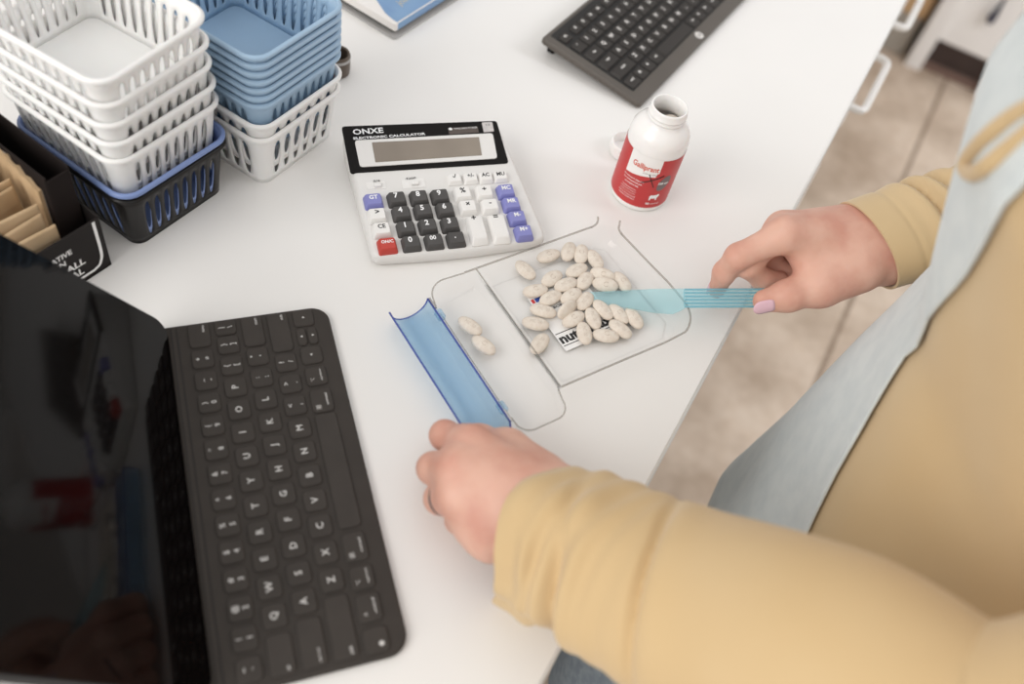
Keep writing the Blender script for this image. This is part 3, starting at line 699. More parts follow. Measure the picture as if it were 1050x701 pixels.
# the sticker under the clear floor
st = tag(obj('sticker', MB().add(*slab(.053, .057, .0024, .00250, .0008, .00002, .0570, .0625, n=2)), M_stick, None, Matrix.Translation((TO[0], TO[1], 0)) @ RZ(TA)), 'white sticker with bold black lettering on the tray floor, under the tablets', 'sticker')
Z = .00262
g = MB(); g.add(*text_fit('nutramax', .050, .0082, .045), T3(.0568, .0445, Z)); obj('lettering', g, M_ink, st, smooth=0)
for y, h in ((.0505, .0007), (.0385, .0007)):
    g = MB(); x0, x1 = .0315, .0815; g.add([(x0, y - h / 2, Z), (x1, y - h / 2, Z), (x1, y + h / 2, Z), (x0, y + h / 2, Z)], [(0, 1, 2, 3)]); obj('rule_line', g, M_ink, st, smooth=0)
for k, (s, y) in enumerate((('LABORATORIES', .0735), ('VETERINARY', .0785))):
    g = MB(); g.add(*text_fit(s, .030, .0022, .02), T3(.055, y, Z)); obj('lettering', g, M_ink, st, smooth=0)
g = MB(); g.add([(.0318, .0835, Z), (.0345, .0835, Z), (.0345, .0875, Z), (.0318, .0875, Z)], [(0, 1, 2, 3)]); obj('logo', g, M_stred, st, smooth=0)
g = MB(); g.add([(.0352, .0835, Z), (.041, .0835, Z), (.041, .0875, Z), (.0352, .0875, Z)], [(0, 1, 2, 3)]); obj('logo', g, M_stblue, st, smooth=0)

# ---------------------------------------------------------------- spatula
s0 = at(604.5, 306, .0052); s1 = at(783, 305.5, .0345)
sx = Vector(s1 - s0); SLen = sx.length; sx.normalize()
sy0 = Vector(at(700, 297, .02) - at(700, 314, .02)); sy_ = (sy0 - sx * sy0.dot(sx)).normalized(); szv = sx.cross(sy_)
if szv.z < 0: sy_, szv = -sy_, -szv
# roll the blade a little so that its face turns to the viewer
roll = R(26); sy2 = sy_ * math.cos(roll) + szv * math.sin(roll); sz2 = sx.cross(sy2)
MS = Matrix(((sx.x, sy2.x, sz2.x, s0[0]), (sx.y, sy2.y, sz2.y, s0[1]), (sx.z, sy2.z, sz2.z, s0[2]), (0, 0, 0, 1)))
spat = thing('pill_spatula', (0, 0, 0), 0, 'pale blue clear plastic spatula held in the right hand, its blade among the tablets', 'spatula', M=MS)
fb = SLen / 179.0                                                 # metres per photographed pixel along it
bl_ = [(0, .0052), (0, -.0015), (.020, -.0060), (.050, -.0118), (.064, -.0128), (.0705, -.0100), (.0735, -.0078), (.0735, .0078), (.05, .0076)]
bl_ = bl_[::-1]
bl_ = [(x * SLen / .1335, y) for x, y in bl_]
mb = MB(); mb.add(*prism(dense(bl_), -.0006, .0006)); obj('blade', mb, M_spat, spat)
hx0, hx1 = .0725 * SLen / .1335, SLen + .006
mb = MB(); mb.add(*slab(hx1 - hx0, .0156, -.0007, .0007, .002, .0003, (hx0 + hx1) / 2, 0)); hd = obj('handle', mb, M_spat, spat)
for k in range(6):
    y = -.0070 + .0028 * k; g = MB(); g.add(*tube([(hx0 + .001, y, .0009), (hx1 - .002, y, .0009)], .00075, 8)); obj('grip_rib', g, M_rib, hd)
# ================================================================ nesting baskets
M_bw = mat('white_basket_plastic', (238, 237, 235), 0.35, 0.45, var=0.008, sss=.05)
M_bb = mat('steel_blue_basket_plastic', (160, 187, 211), 0.35, 0.45, var=0.02)
M_bv = mat('periwinkle_basket_plastic', (124, 144, 192), 0.35, 0.45, var=0.02)
M_bk = mat('black_basket_plastic', (30, 28, 27), 0.3, 0.3, var=0.03)
BW, BL, BH, BT = .115, .098, .053, .0056       # length, width, height, taper each side
def wall_pt(side, s, t):
    """side 0..3, s along the straight run, t up the wall"""
    w = BW - 2 * BT * (1 - t); l = BL - 2 * BT * (1 - t); r = .013 - .004 * (1 - t)
    z = .0006 + (BH - .0012) * t
    if side == 0: return (w / 2, -l / 2 + r + s * (l - 2 * r), z)
    if side == 1: return (w / 2 - r - s * (w - 2 * r), l / 2, z)
    if side == 2: return (-w / 2, l / 2 - r - s * (l - 2 * r), z)
    return (-w / 2 + r + s * (w - 2 * r), -l / 2, z)
def corner_pt(side, a, t):
    w = BW - 2 * BT * (1 - t); l = BL - 2 * BT * (1 - t); r = .013 - .004 * (1 - t); z = .0006 + (BH - .0012) * t
    cxx, cyy, a0 = ((w / 2 - r, l / 2 - r, 0), (-w / 2 + r, l / 2 - r, 90), (-w / 2 + r, -l / 2 + r, 180), (w / 2 - r, -l / 2 + r, 270))[side]
    q = R(a0 + 90 * a); return (cxx + r * math.cos(q), cyy + r * math.sin(q), z)
def build_basket(nslots=(8, 9), wide=1.0):
    g = MB()
    ts = [.11, .14, .22, .36, .56, .69, .77, .81, .83]
    hs_ = [h * wide for h in (0, .12, .20, .26, .28, .25, .18, .10, 0)]
    for side in range(4):
        n = nslots[0] if side in (0, 2) else nslots[1]
        for k in range(n):
            a, b = k / n, (k + 1) / n; c = (a + b) / 2; q = lambda s, t: wall_pt(side, s, t)
            hw = [h / n for h in hs_]
            if (side in (0, 2) and False): pass
            g.add([q(a, 0), q(b, 0), q(b, ts[0]), q(c, ts[0]), q(a, ts[0])], [(0, 1, 2, 3, 4)])
            g.add([q(a, ts[-1]), q(c, ts[-1]), q(b, ts[-1]), q(b, 1), q(a, 1)], [(0, 1, 2, 3, 4)])
            for j in range(len(ts) - 1):
                t0, t1, h0, h1 = ts[j], ts[j + 1], hw[j], hw[j + 1]
                g.add([q(a, t0), q(c - h0, t0), q(c - h1, t1), q(a, t1)], [(0, 1, 2, 3)])
                g.add([q(c + h0, t0), q(b, t0), q(b, t1), q(c + h1, t1)], [(0, 1, 2, 3)])
        N = 6; T_ = [0] + ts + [1]
        for i in range(N):
            for j in range(len(T_) - 1):
                g.add([corner_pt(side, i / N, T_[j]), corner_pt(side, (i + 1) / N, T_[j]), corner_pt(side, (i + 1) / N, T_[j + 1]), corner_pt(side, i / N, T_[j + 1])], [(0, 1, 2, 3)])
    wall = g.mesh('side_wall', 40, merge=1e-5)
    f = MB(); f.add(*slab(BW - 2 * BT + .0002, BL - 2 * BT + .0002, 0, .0011, .009, .0004)); base = f.mesh('base_panel')
    ol = rrect(BW, BL, .013, 6)
    rm = MB(); rm.add(*sweep(ol, [(-.0004, BH), (.0006, BH + .0010), (.0024, BH + .0006), (.0032, BH - .0006), (.0030, BH - .0022), (.0022, BH - .0022), (.0018, BH - .0010), (-.0002, BH - .0012)])); rim = rm.mesh('rim', 50)
    return wall, base, rim
_bm8 = build_basket(); _bm6 = build_basket((6, 7), 1.12)
def basket(M, m, label, group, _bm=None):
    _bm = _bm or _bm8
    o = thing('storage_basket', (0, 0, 0), 0, label, 'basket', group, M=M)
    for nm, me in zip(('side_wall', 'base_panel', 'rim'), _bm):
        key = nm + m.name + str(id(me))
        if key not in _bk: c = me.copy(); c.materials.clear(); c.materials.append(m); _bk[key] = c
        p = bpy.data.objects.new(nm, _bk[key]); COL.objects.link(p); p.parent = o
        if nm == 'side_wall':
            md = p.modifiers.new('thickness', 'SOLIDIFY'); md.thickness = .0009; md.offset = -1
    return o
_bk = {}
# left stack: black, periwinkle, then five white ones; the front right corner sits at FA
def place_stack(FA, ang, zs_, kinds, labels, group, jit, bms=None):
    for k, (z, m, lb, (jx, jy, ja, tx, ty)) in enumerate(zip(zs_, kinds, labels, jit)):
        c = Vector((FA[0], FA[1], 0)); a = ang + R(ja)
        ex_, ey_ = Vector((math.cos(a), math.sin(a), 0)), Vector((-math.sin(a), math.cos(a), 0))
        cen_ = c - ex_ * (BW / 2) + ey_ * (BL / 2)
        basket(T3(cen_.x + jx, cen_.y + jy, z - BH) @ RZ(a) @ RX(R(tx)) @ RY(R(ty)), m, lb, group, bms[k] if bms else None)
GA = 'baskets in the tall mixed stack at the left'
place_stack((-.3955, .3125), R(-6), [.053, .0595, .0895, .1055, .122, .1395, .159], [M_bk, M_bv, M_bw, M_bw, M_bw, M_bw, M_bw],
    ['black slotted plastic basket at the bottom of the tall left stack', 'periwinkle blue basket nested in the black one under the white baskets', 'lowest white basket of the tall left stack, resting in the periwinkle one',
     'white basket second from the bottom of the five white ones in the left stack', 'middle one of the five white baskets in the tall left stack', 'white basket just under the topmost one in the tall left stack', 'topmost white basket of the left stack, its empty inside and floor in view'], GA,
    [(0, 0, 0, 0, 0), (.0005, -.0003, 0, 0, 0), (-.002, .001, 1, 0, 0), (-.001, .001, 2, 0, 0), (-.001, .001, 3, .3, 0), (.000, .001, 4, .3, .3), (.000, .001, 5, .4, .5)])
GB = 'baskets in the blue and white stack'
ord_ = ['lowest', 'second lowest', 'third lowest', 'middle', 'third from the top', 'second from the top', 'topmost']
place_stack((-.3635, .4210), R(-4), [.053, .0672] + [.0850 + .0073 * k for k in range(7)], [M_bw, M_bw] + [M_bb] * 7,
    ['white slotted basket at the very bottom of the blue stack, on the desk', 'white basket nested between the bottom white one and the blue baskets'] + [w + ' steel blue basket of the seven nested in the rear stack' + (', open and empty' if w == 'topmost' else '') for w in ord_], GB,
    [(0, 0, 0, 0, 0), (.0008, 0, 0, 0, 0)] + [(-.001, .0015, .3, 0, 0)] * 7, [_bm6, _bm6] + [_bm8] * 7)

# ================================================================ black display box with kraft packets
M_card = mat('black_printed_card', (36, 32, 31), 0.6, 0.2, var=0.08, scale=30)
M_cardin = mat('dark_brown_card_inside', (32, 25, 23), 0.8, 0.2, var=0.1, scale=40)
M_kraft = mat('kraft_paper', (196, 168, 132), 0.8, 0.2, rgb2=(178, 150, 116), scale=35, detail=5)
M_kraft2 = mat('pale_kraft_paper', (208, 182, 148), 0.8, 0.2, rgb2=(192, 166, 132), scale=30, detail=5)
M_liner = mat('grey_white_board', (176, 170, 164), 0.75, 0.2, var=0.04)
bx = at(115, 271, 0); BA = R(-97.5)               # local x runs along its front, local -y faces the viewer
bo = thing('display_box', (bx[0], bx[1], 0), BA, 'black cardboard display box with white lettering on its low front, beside the basket stack', 'box')
def bb(cx, cy, w, d, z0, z1, m, name, r=.0006, **k): 
    g = MB(); g.add(*slab(w, d, z0, z1, r, .0003, cx, cy)); return obj(name, g, m, bo, **k)
bo.matrix_world = T3(bx[0], bx[1], 0) @ RZ(BA)
# local frame: +x goes from the right end of the front to the left (away along -Y), +y goes back from ... (+X side is the front)
fr = bb(.075, -.0012, .150, .0016, 0, .050, M_card, 'front_panel')
bb(.0008, -.066, .0016, .130, 0, .052, M_card, 'side_panel'); bb(.1492, -.066, .0016, .130, 0, .052, M_card, 'side_panel')
bb(.075, -.1305, .150, .0016, 0, .10, M_card, 'back_panel'); bb(.075, -.065, .150, .130, 0, .0014, M_cardin, 'base_panel')
# taller inner pocket behind
bb(.0118, -.016, .0178, .0014, .002, .087, M_cardin, 'inner_panel'); bb(.0032, -.072, .0014, .112, .002, .090, M_cardin, 'inner_panel'); bb(.0208, -.072, .0014, .112, .002, .090, M_cardin, 'inner_panel')
# white line and lettering on the front (read from the viewer's side: text runs toward local -x)
TM = lambda x, z: T3(x, .0000 - .0002 + .0001, z) @ RZ(PI) @ RX(PI / 2)
g = MB()
pts = [(.0055, .0495), (.0055, .020), (.0075, .0105), (.0125, .0062), (.030, .0055), (.145, .0055)]
ptsd = catmull([(x, 0, z) for x, z in pts], 6)
v = []; f = []
for k, p in enumerate(ptsd):
    a = np.array(ptsd[min(k + 1, len(ptsd) - 1)]) - np.array(ptsd[max(k - 1, 0)]); a /= np.linalg.norm(a); nrm = np.array((-a[2], 0, a[0])) * .0012
    v += [tuple(np.array(p) + nrm + (0, -.00015, 0)), tuple(np.array(p) - nrm + (0, -.00015, 0))]
    if k: f.append((2 * k - 2, 2 * k - 1, 2 * k + 1, 2 * k))
g.add([(x, .0000 + .00005, z) for x, y, z in v], f); obj('white_line', g, M_wink, fr, smooth=0)
for s, xr, z, w, h in (('ATIVE', .0345, .0355, .0165, .0048), ('IN', .0360, .0285, .0065, .0048), ('ALL', .0265, .0205, .0155, .0064), ('AL', .0270, .0120, .0105, .0064)):
    g = MB(); g.add(*text_fit(s, w, h, .03), TM(xr, z)); obj('lettering', g, M_wink, fr, smooth=0)
MBX = bo.matrix_world.copy()
def paper(cx, cy, w, h, th, yaw, lean, m, label, z0=.002, name='kraft_packet', cat='packet', grp='kraft packets filed in the display box', fold=False):
    g = MB(); rings = []
    g.add(*slab(w, th, 0, h, .0005, .0002))
    o = thing(name, (0, 0, 0), 0, label, cat, grp, M=MBX @ T3(cx, cy, z0) @ RZ(R(yaw)) @ RX(R(lean)))
    obj('packet_body', g, m, o)
    q = MB(); q.add(*slab(w * .96, .0006, h * .80, h * 1.0 - .0006, .0003, .0001, 0, th / 2 + .0004)); obj('flap', q, m, o)
    return o
pk = [(.0560, -.008, .058, .054, .0016, -4, 4, 'foremost pale kraft packet leaning in the black display box'), (.0580, -.0135, .058, .059, .0016, 2, 5, 'second kraft packet from the front of the display box'),
      (.0570, -.0195, .058, .064, .0018, -5, 6, 'third kraft packet from the front, in the front group'), (.0590, -.031, .056, .071, .0016, 3, 7, 'kraft packet leading the middle group in the display box'),
      (.0580, -.0375, .056, .074, .0016, -3, 7, 'kraft packet in the middle of the middle group in the display box'), (.0600, -.044, .056, .077, .0016, 4, 8, 'kraft packet at the back of the middle group in the display box'),
      (.0590, -.062, .058, .085, .0018, -2, 6, 'tall kraft packet of the rear group, nearest the viewer'), (.0610, -.070, .058, .088, .0018, 3, 6, 'tall kraft packet second in the rear group'),
      (.0590, -.078, .058, .091, .0018, -4, 6, 'tall kraft packet third in the rear group'), (.0620, -.086, .058, .094, .0018, 2, 6, 'rearmost tall kraft packet against the back of the display box')]
for k, a in enumerate(pk): paper(*a[:7], M_kraft2 if k < 3 else M_kraft, a[7])
# corrugated sleeve wall beside the packets
sl = thing('cardboard_sleeve', (0, 0, 0), 0, 'torn corrugated cardboard sleeve, grey outside, standing beside the kraft packets', 'cardboard', M=MBX @ T3(.0245, -.0185, .002))
pts = [(-.001 + .0006 * math.sin(k * 1.9), -.004 - k * .0034) for k in range(24)]
ol = [(x - .0014, y) for x, y in pts] + [(x + .0014, y) for x, y in pts[::-1]]
def wav(k): return .074 + .0011 * k + .0012 * math.sin(k * 2.3)
n = len(pts); low = [(x, y, 0) for x, y in ol]; hi = [(x, y, wav(k if k < n else 2 * n - 1 - k)) for k, (x, y) in enumerate(ol)]
g = MB(); g.add(*loft([low, hi])); obj('board', g, M_kraft, sl, smooth=20)
g = MB(); low = [(x - .0017, y, 0) for x, y in pts] + [(x - .0014, y, 0) for x, y in pts[::-1]]; hi = [(x, y, wav(k if k < n else 2 * n - 1 - k) - .0006) for k, (x, y, z) in enumerate(low)]
g.add(*loft([low, hi])); obj('grey_liner', g, M_liner, sl, smooth=20)

# ================================================================ brochure on a thin tray at the back
M_paperw = mat('glossy_white_print', (236, 232, 228), 0.3, 0.5, var=0.01)
M_bluep = mat('blue_print', (126, 160, 196), 0.35, 0.5, rgb2=(116, 150, 190), scale=30)
M_gold = mat('gold_print', (206, 190, 150), 0.4, var=0.05)
M_grey = mat('grey_plastic_tray', (172, 170, 168), 0.35, 0.5, var=0.03)
pb = at(405, 42, 0)
br = thing('printed_carton', (pb[0], pb[1], 0), R(83.7), 'flat white and blue printed carton on a thin grey tray behind the baskets', 'box')
g = MB(); g.add(*slab(.215, .165, 0, .0022, .004, .0006, .1075, .0825)); obj('tray_plate', g, M_grey, br)
g = MB(); g.add(*slab(.203, .153, .0020, .0068, .003, .0006, .1085, .0835)); obj('dark_gap', g, M_black, br)  # black slab stands in for the shaded gap between plate and carton
g = MB(); g.add(*slab(.212, .162, .0064, .0150, .002, .0006, .1095, .0845)); cb = obj('carton', g, M_paperw, br)
sw = [(.0075, .0046), (.0075, .010), (.010, .022), (.016, .034), (.024, .050), (.034, .070), (.048, .10), (.064, .14), (.072, .163), (.2145, .163), (.2145, .0046)]
g = MB(); g.add([(x, y, .01515) for x, y in sw], [tuple(range(len(sw)))]); bp = obj('blue_print', g, M_bluep, cb, smooth=0)
g = MB(); g.add([(.0075, .0034, .0146), (.2145, .0034, .0146), (.2145, .0034, .0070), (.0075, .0034, .0070)], [(0, 1, 2, 3)]); obj('blue_side', g, M_bluep, cb, smooth=0)
g = MB(); g.add(*text_fit('joint care', .040, .010, 0, 1, .2), T3(.050, .022, .01525)); obj('lettering', g, M_gold, bp, smooth=0)
# dark rounded holder behind the blue stack
ph = at(345.5, 74, 0)
h = thing('dark_holder', (ph[0], ph[1], 0), 0, 'dark brown rounded holder mostly hidden behind the blue basket stack', 'holder')
M_hold = mat('dark_brown_plastic', (92, 80, 70), .4, var=.05)
g = MB(); g.add(*lathe([(0, 0), (.009, 0), (.0115, .0015), (.012, .005), (.012, .020), (.011, .022), (.0095, .021), (.0092, .004), (0, .004)], 32)); obj('shell', g, M_hold, h, smooth=40)
g = MB(); g.add(*lathe([(.0121, .016), (.0124, .0175), (.0121, .019)], 32)); obj('band', g, M_grey, h, smooth=40)
# ================================================================ the person
M_skin = mat('skin', (221, 176, 157), 0.5, 0.35, rgb2=(206, 151, 133), scale=32, detail=4, sss=0.12, bump=.18, bscale=700, bdist=.0005)
M_nail = mat('lilac_pink_nail_polish', (222, 184, 196), 0.25, 0.5, var=0.02)
M_yellow = mat('yellow_knit', (207, 182, 143), 0.85, 0.2, rgb2=(202, 174, 131), scale=6, sheen=.25, bump=.12, bscale=1500, bdist=.0004)
M_apron = mat('pale_grey_twill', (213, 219, 219), 0.85, 0.2, rgb2=(205, 212, 213), scale=60, sheen=.2, bump=.15, bscale=1200, bdist=.0004)
M_jean = mat('slate_blue_denim', (160, 171, 180), 0.85, 0.2, rgb2=(142, 153, 164), scale=120, bump=.2, bscale=1300, bdist=.0004)
M_hair = mat('brown_hair', (92, 64, 46), 0.55, 0.4, rgb2=(70, 48, 34), scale=60)
M_shoe = mat('white_shoe', (220, 218, 214), .6, var=.03)
M_ringm = mat('dark_blue_ring', (44, 52, 66), .3, .5, metal=.5)
A3 = lambda *p: np.array(at(*p))
V3 = lambda *p: np.array(p, float)

def sdf_caps(G, a, b, ra, rb):
    ba = b - a; L2 = float(ba @ ba) + 1e-12
    px_, py_, pz_ = G[0] - a[0], G[1] - a[1], G[2] - a[2]
    h = np.clip((px_ * ba[0] + py_ * ba[1] + pz_ * ba[2]) / L2, 0, 1)
    return np.sqrt((px_ - ba[0] * h) ** 2 + (py_ - ba[1] * h) ** 2 + (pz_ - ba[2] * h) ** 2) - (ra + (rb - ra) * h)
def smin(a, b, k):
    h = np.clip(0.5 + 0.5 * (b - a) / k, 0, 1)
    return b + (a - b) * h - k * h * (1 - h)
def chain(G, J, k=.004):
    d = None
    for (a, ra), (b, rb_) in zip(J[:-1], J[1:]):
        e_ = sdf_caps(G, a, b, ra, rb_); d = e_ if d is None else smin(d, e_, k)
    return d
def grid(lo, hi, h):
    ax = [np.arange(lo[i], hi[i] + h, h, dtype=np.float32) for i in range(3)]
    return np.meshgrid(*ax, indexing='ij'), np.array(lo, float)
def surface_nets(F, lo, h):
    S = F < 0; nx, ny, nz = F.shape
    cnt = np.zeros((nx - 1, ny - 1, nz - 1), np.int32); acc = np.zeros((nx - 1, ny - 1, nz - 1, 3))
    quads = []
    for ax in range(3):
        sl0 = [slice(None)] * 3; sl1 = [slice(None)] * 3; sl0[ax] = slice(0, -1); sl1[ax] = slice(1, None)
        f0, f1 = F[tuple(sl0)], F[tuple(sl1)]; cr = np.argwhere(S[tuple(sl0)] != S[tuple(sl1)])
        a, b = [(1, 2), (2, 0), (0, 1)][ax]
        ok = (cr[:, a] > 0) & (cr[:, b] > 0) & (cr[:, a] < F.shape[a] - 1) & (cr[:, b] < F.shape[b] - 1); cr = cr[ok]
        v0 = f0[cr[:, 0], cr[:, 1], cr[:, 2]]; v1 = f1[cr[:, 0], cr[:, 1], cr[:, 2]]
        t = v0 / (v0 - v1); pos = cr.astype(float); pos[:, ax] += t
        cells = []
        for da, db in ((-1, -1), (0, -1), (0, 0), (-1, 0)):
            c = cr.copy(); c[:, a] += da; c[:, b] += db
            np.add.at(cnt, (c[:, 0], c[:, 1], c[:, 2]), 1); np.add.at(acc, (c[:, 0], c[:, 1], c[:, 2]), pos); cells.append(c)
        quads.append((cells, v0 < 0))
    idx = -np.ones(cnt.shape, np.int64); m = cnt > 0; idx[m] = np.arange(m.sum())
    V = acc[m] / cnt[m][:, None] * h + lo
    Fc = []
    for cells, inside in quads:
        q = np.stack([idx[c[:, 0], c[:, 1], c[:, 2]] for c in cells], 1)
        q[~inside] = q[~inside][:, ::-1]; Fc.append(q)
    return V, np.concatenate(Fc)
def relax(V, Q, it=2, lam=.5):
    E_ = np.concatenate([Q[:, [0, 1]], Q[:, [1, 2]], Q[:, [2, 3]], Q[:, [3, 0]]])
    for _ in range(it):
        s = np.zeros_like(V); c = np.zeros(len(V))
        for i, j in ((0, 1), (1, 0)):
            np.add.at(s, E_[:, i], V[E_[:, j]]); np.add.at(c, E_[:, i], 1)
        V = V + lam * (s / c[:, None] - V)
    return V

def build_hand(W, fore, fingers, thumb, palm_extra, h=.0013, kp=.014):
    pts = [W, fore] + [j[0] for f in fingers for j in f] + [j[0] for j in thumb]
    lo = np.min(pts, 0) - .034; hi = np.max(pts, 0) + .034
    G, lo = grid(lo, hi, h)
    palm = None
    for a, b, ra, rb_ in palm_extra:
        e_ = sdf_caps(G, a, b, ra, rb_); palm = e_ if palm is None else smin(palm, e_, kp)
    out = None
    for f in fingers:
        d = smin(palm, chain(G, f, .0045), .0100); out = d if out is None else np.minimum(out, d)
    out = smin(out, smin(palm, chain(G, thumb, .007), .012), .002)
    V, Q = surface_nets(out, lo, h); V = relax(V, Q, 3)
    return V, Q

# ---- right hand: pinching the spatula between thumb and index finger
rW = A3(908, 247, .072); rE = V3(.255, .765, .160); rF = rW + (rE - rW) * .30
rI = A3(806, 240, .080); across = V3(-.18, .80, -.55); across /= np.linalg.norm(across)
rM = rI + across * .0205 + V3(.0, 0, .001); rR = rI + across * .040 + V3(.003, 0, -.002); rP = rI + across * .057 + V3(.010, 0, -.006)
rh_f = [[(rI, .0120), (A3(757, 263, .060), .0101), (A3(743, 279, .040), .0089), (A3(735, 297, .0195), .0070)],
        [(rM, .0112), (A3(766, 272, .050), .0094), (A3(782, 286, .036), .0086), (A3(799, 287, .034), .0074)],
        [(rR, .0108), (A3(786, 262, .040), .0092), (A3(802, 278, .030), .0084), (A3(818, 279, .032), .0074)],
        [(rP, .0098), (A3(806, 256, .034), .0082), (A3(820, 270, .026), .0076), (A3(832, 274, .030), .0066)]]
rh_t = [(A3(880, 276, .066), .0170), (A3(838, 294, .054), .0142), (A3(808, 303, .047), .0118), (A3(784, 308.5, .0415), .0092)]
rh_p = [(rF, rW, .0310, .0300), (rW, rI, .0260, .0128), (rW, rM, .0260, .0128), (rW, rR, .0250, .0122), (rW, rP, .0240, .0112), (rW, A3(845, 290, .056), .0270, .0150), (A3(868, 262, .066), A3(828, 262, .064), .0210, .0130)]
Vr, Qr = build_hand(rW, rF, rh_f, rh_t, rh_p)
# ---- left hand: knuckles up, fingers bent down over the lid's end
lW, lF = A3(588, 540, .051), A3(640, 572, .066)
lI, lM, lR_, lP = A3(484, 458, .050), A3(471, 481, .054), A3(472, 508, .049), A3(487, 533, .039)
lh_f = [[(lI, .0115), (A3(456, 446, .034), .0096), (A3(458, 449, .0150), .0084), (A3(474, 455, .0095), .0074)],
        [(lM, .0116), (A3(444, 480, .036), .0100), (A3(448, 482, .0150), .0086), (A3(468, 484, .0095), .0076)],
        [(lR_, .0110), (A3(451, 511, .031), .0096), (A3(456, 510, .0140), .0084), (A3(474, 508, .0095), .0074)],
        [(lP, .0100), (A3(471, 533, .023), .0086), (A3(478, 530, .0115), .0076), (A3(492, 527, .0085), .0068)]]
lh_t = [(A3(552, 491, .043), .0165), (A3(518, 464, .032), .0135), (A3(492, 453, .019), .0112), (A3(474, 447, .0115), .0090)]
lh_p = [(lF, lW, .0280, .0275), (lW, A3(505, 548, .038), .0240, .0170), (lW, lI, .0250, .0132), (lW, lM, .0255, .0135), (lW, lR_, .0245, .0128), (lW, lP, .0225, .0118), (lW, A3(520, 466, .034), .0240, .0140)]
Vl, Ql = build_hand(lW, lF, lh_f, lh_t, lh_p)

# ---- trunk, arms, legs, neck and head (mostly clothed or outside the photograph's frame)
CY = .50
xf_z = [-.9, -.6, -.4, -.2, -.05, .08, .15, .22, .3, .38, .45, .50, .54]
xf_v = [.150, .130, .102, .083, .097, .112, .115, .093, .066, .070, .108, .170, .205]
ad_v = [.12, .13, .14, .145, .140, .128, .126, .128, .134, .130, .108, .070, .048]     # half depth
bw_v = [.17, .18, .185, .19, .185, .173, .172, .175, .182, .188, .185, .110, .062]     # half width
def torso(z):
    i = lambda v: float(np.interp(z, xf_z, v)); a = i(ad_v); return i(xf_v) + a, a, i(bw_v)
def cloth_n(t, z): return .003 * math.sin(4 * t + 9 * z) + .002 * math.sin(7 * t - 21 * z + 1)
lE, lS = V3(.205, .215, .172), V3(.278, .325, .42)
rS = V3(.278, .675, .42)
hd = V3(.150, CY, .68)
G, lo = grid((-.02, .12, -.90), (.46, .93, .84), .0085)
bd = None
def addc(a, b, ra, rb_, k=.03):
    global bd
    e_ = sdf_caps(G, np.array(a, float), np.array(b, float), ra, rb_); bd = e_ if bd is None else smin(bd, e_, k)
addc((.24, .46, -.05), (.22, .46, .33), .11, .10); addc((.24, .54, -.05), (.22, .54, .33), .11, .10)
addc(lS, (.26, CY, .44), .04, .055); addc(rS, (.26, CY, .44), .04, .055)
addc(lS, lE, .040, .030); addc(rS, rE, .040, .026); addc(lE, lF, .030, .024, .02); addc(rE, rF, .026, .024, .02)
addc((.245, CY, .44), (.185, CY, .60), .055, .050)
for s_, kx in ((-1, .155), (1, .205)):
    addc((.245, CY + s_ * .09, -.10), (kx + .01, CY + s_ * .115, -.47), .070, .055); addc((kx, CY + s_ * .115, -.47), (.235, CY + s_ * .12, -.82), .055, .036); addc((.235, CY + s_ * .12, -.85), (.13, CY + s_ * .13, -.872), .030, .022, .01)
# head: skull, jaw, nose, brow, lips, ears
e_ = np.sqrt(((G[0] - hd[0] - .012) / .098) ** 2 + ((G[1] - CY) / .078) ** 2 + ((G[2] - hd[2] - .02) / .112) ** 2); bd = smin(bd, (e_ - 1) * .08, .03)
addc(hd + V3(-.045, 0, -.06), hd + V3(-.060, 0, -.085), .046, .030, .03); addc(hd + V3(-.088, 0, .012), hd + V3(-.106, 0, -.022), .010, .013, .012)
addc(hd + V3(-.078, -.03, .03), hd + V3(-.078, .03, .03), .014, .014, .012); addc(hd + V3(-.088, -.016, -.052), hd + V3(-.088, .016, -.052), .009, .009, .01)
for s_ in (-1, 1): addc(hd + V3(.005, s_ * .080, .012), hd + V3(.008, s_ * .080, -.022), .013, .009, .008)
Vb, Qb = surface_nets(bd, lo, .0085); Vb = relax(Vb, Qb, 2)

body = MB()
for V, Q in ((Vb, Qb), (Vr, Qr), (Vl, Ql)): body.add(V.tolist(), [tuple(int(i) for i in q) for q in Q])
person = obj('person', body, M_skin, smooth=0)
person.data.polygons.foreach_set('use_smooth', [True] * len(person.data.polygons))
tag(person, 'person in a yellow long-sleeved top and pale grey apron, counting tablets with both hands', 'person')

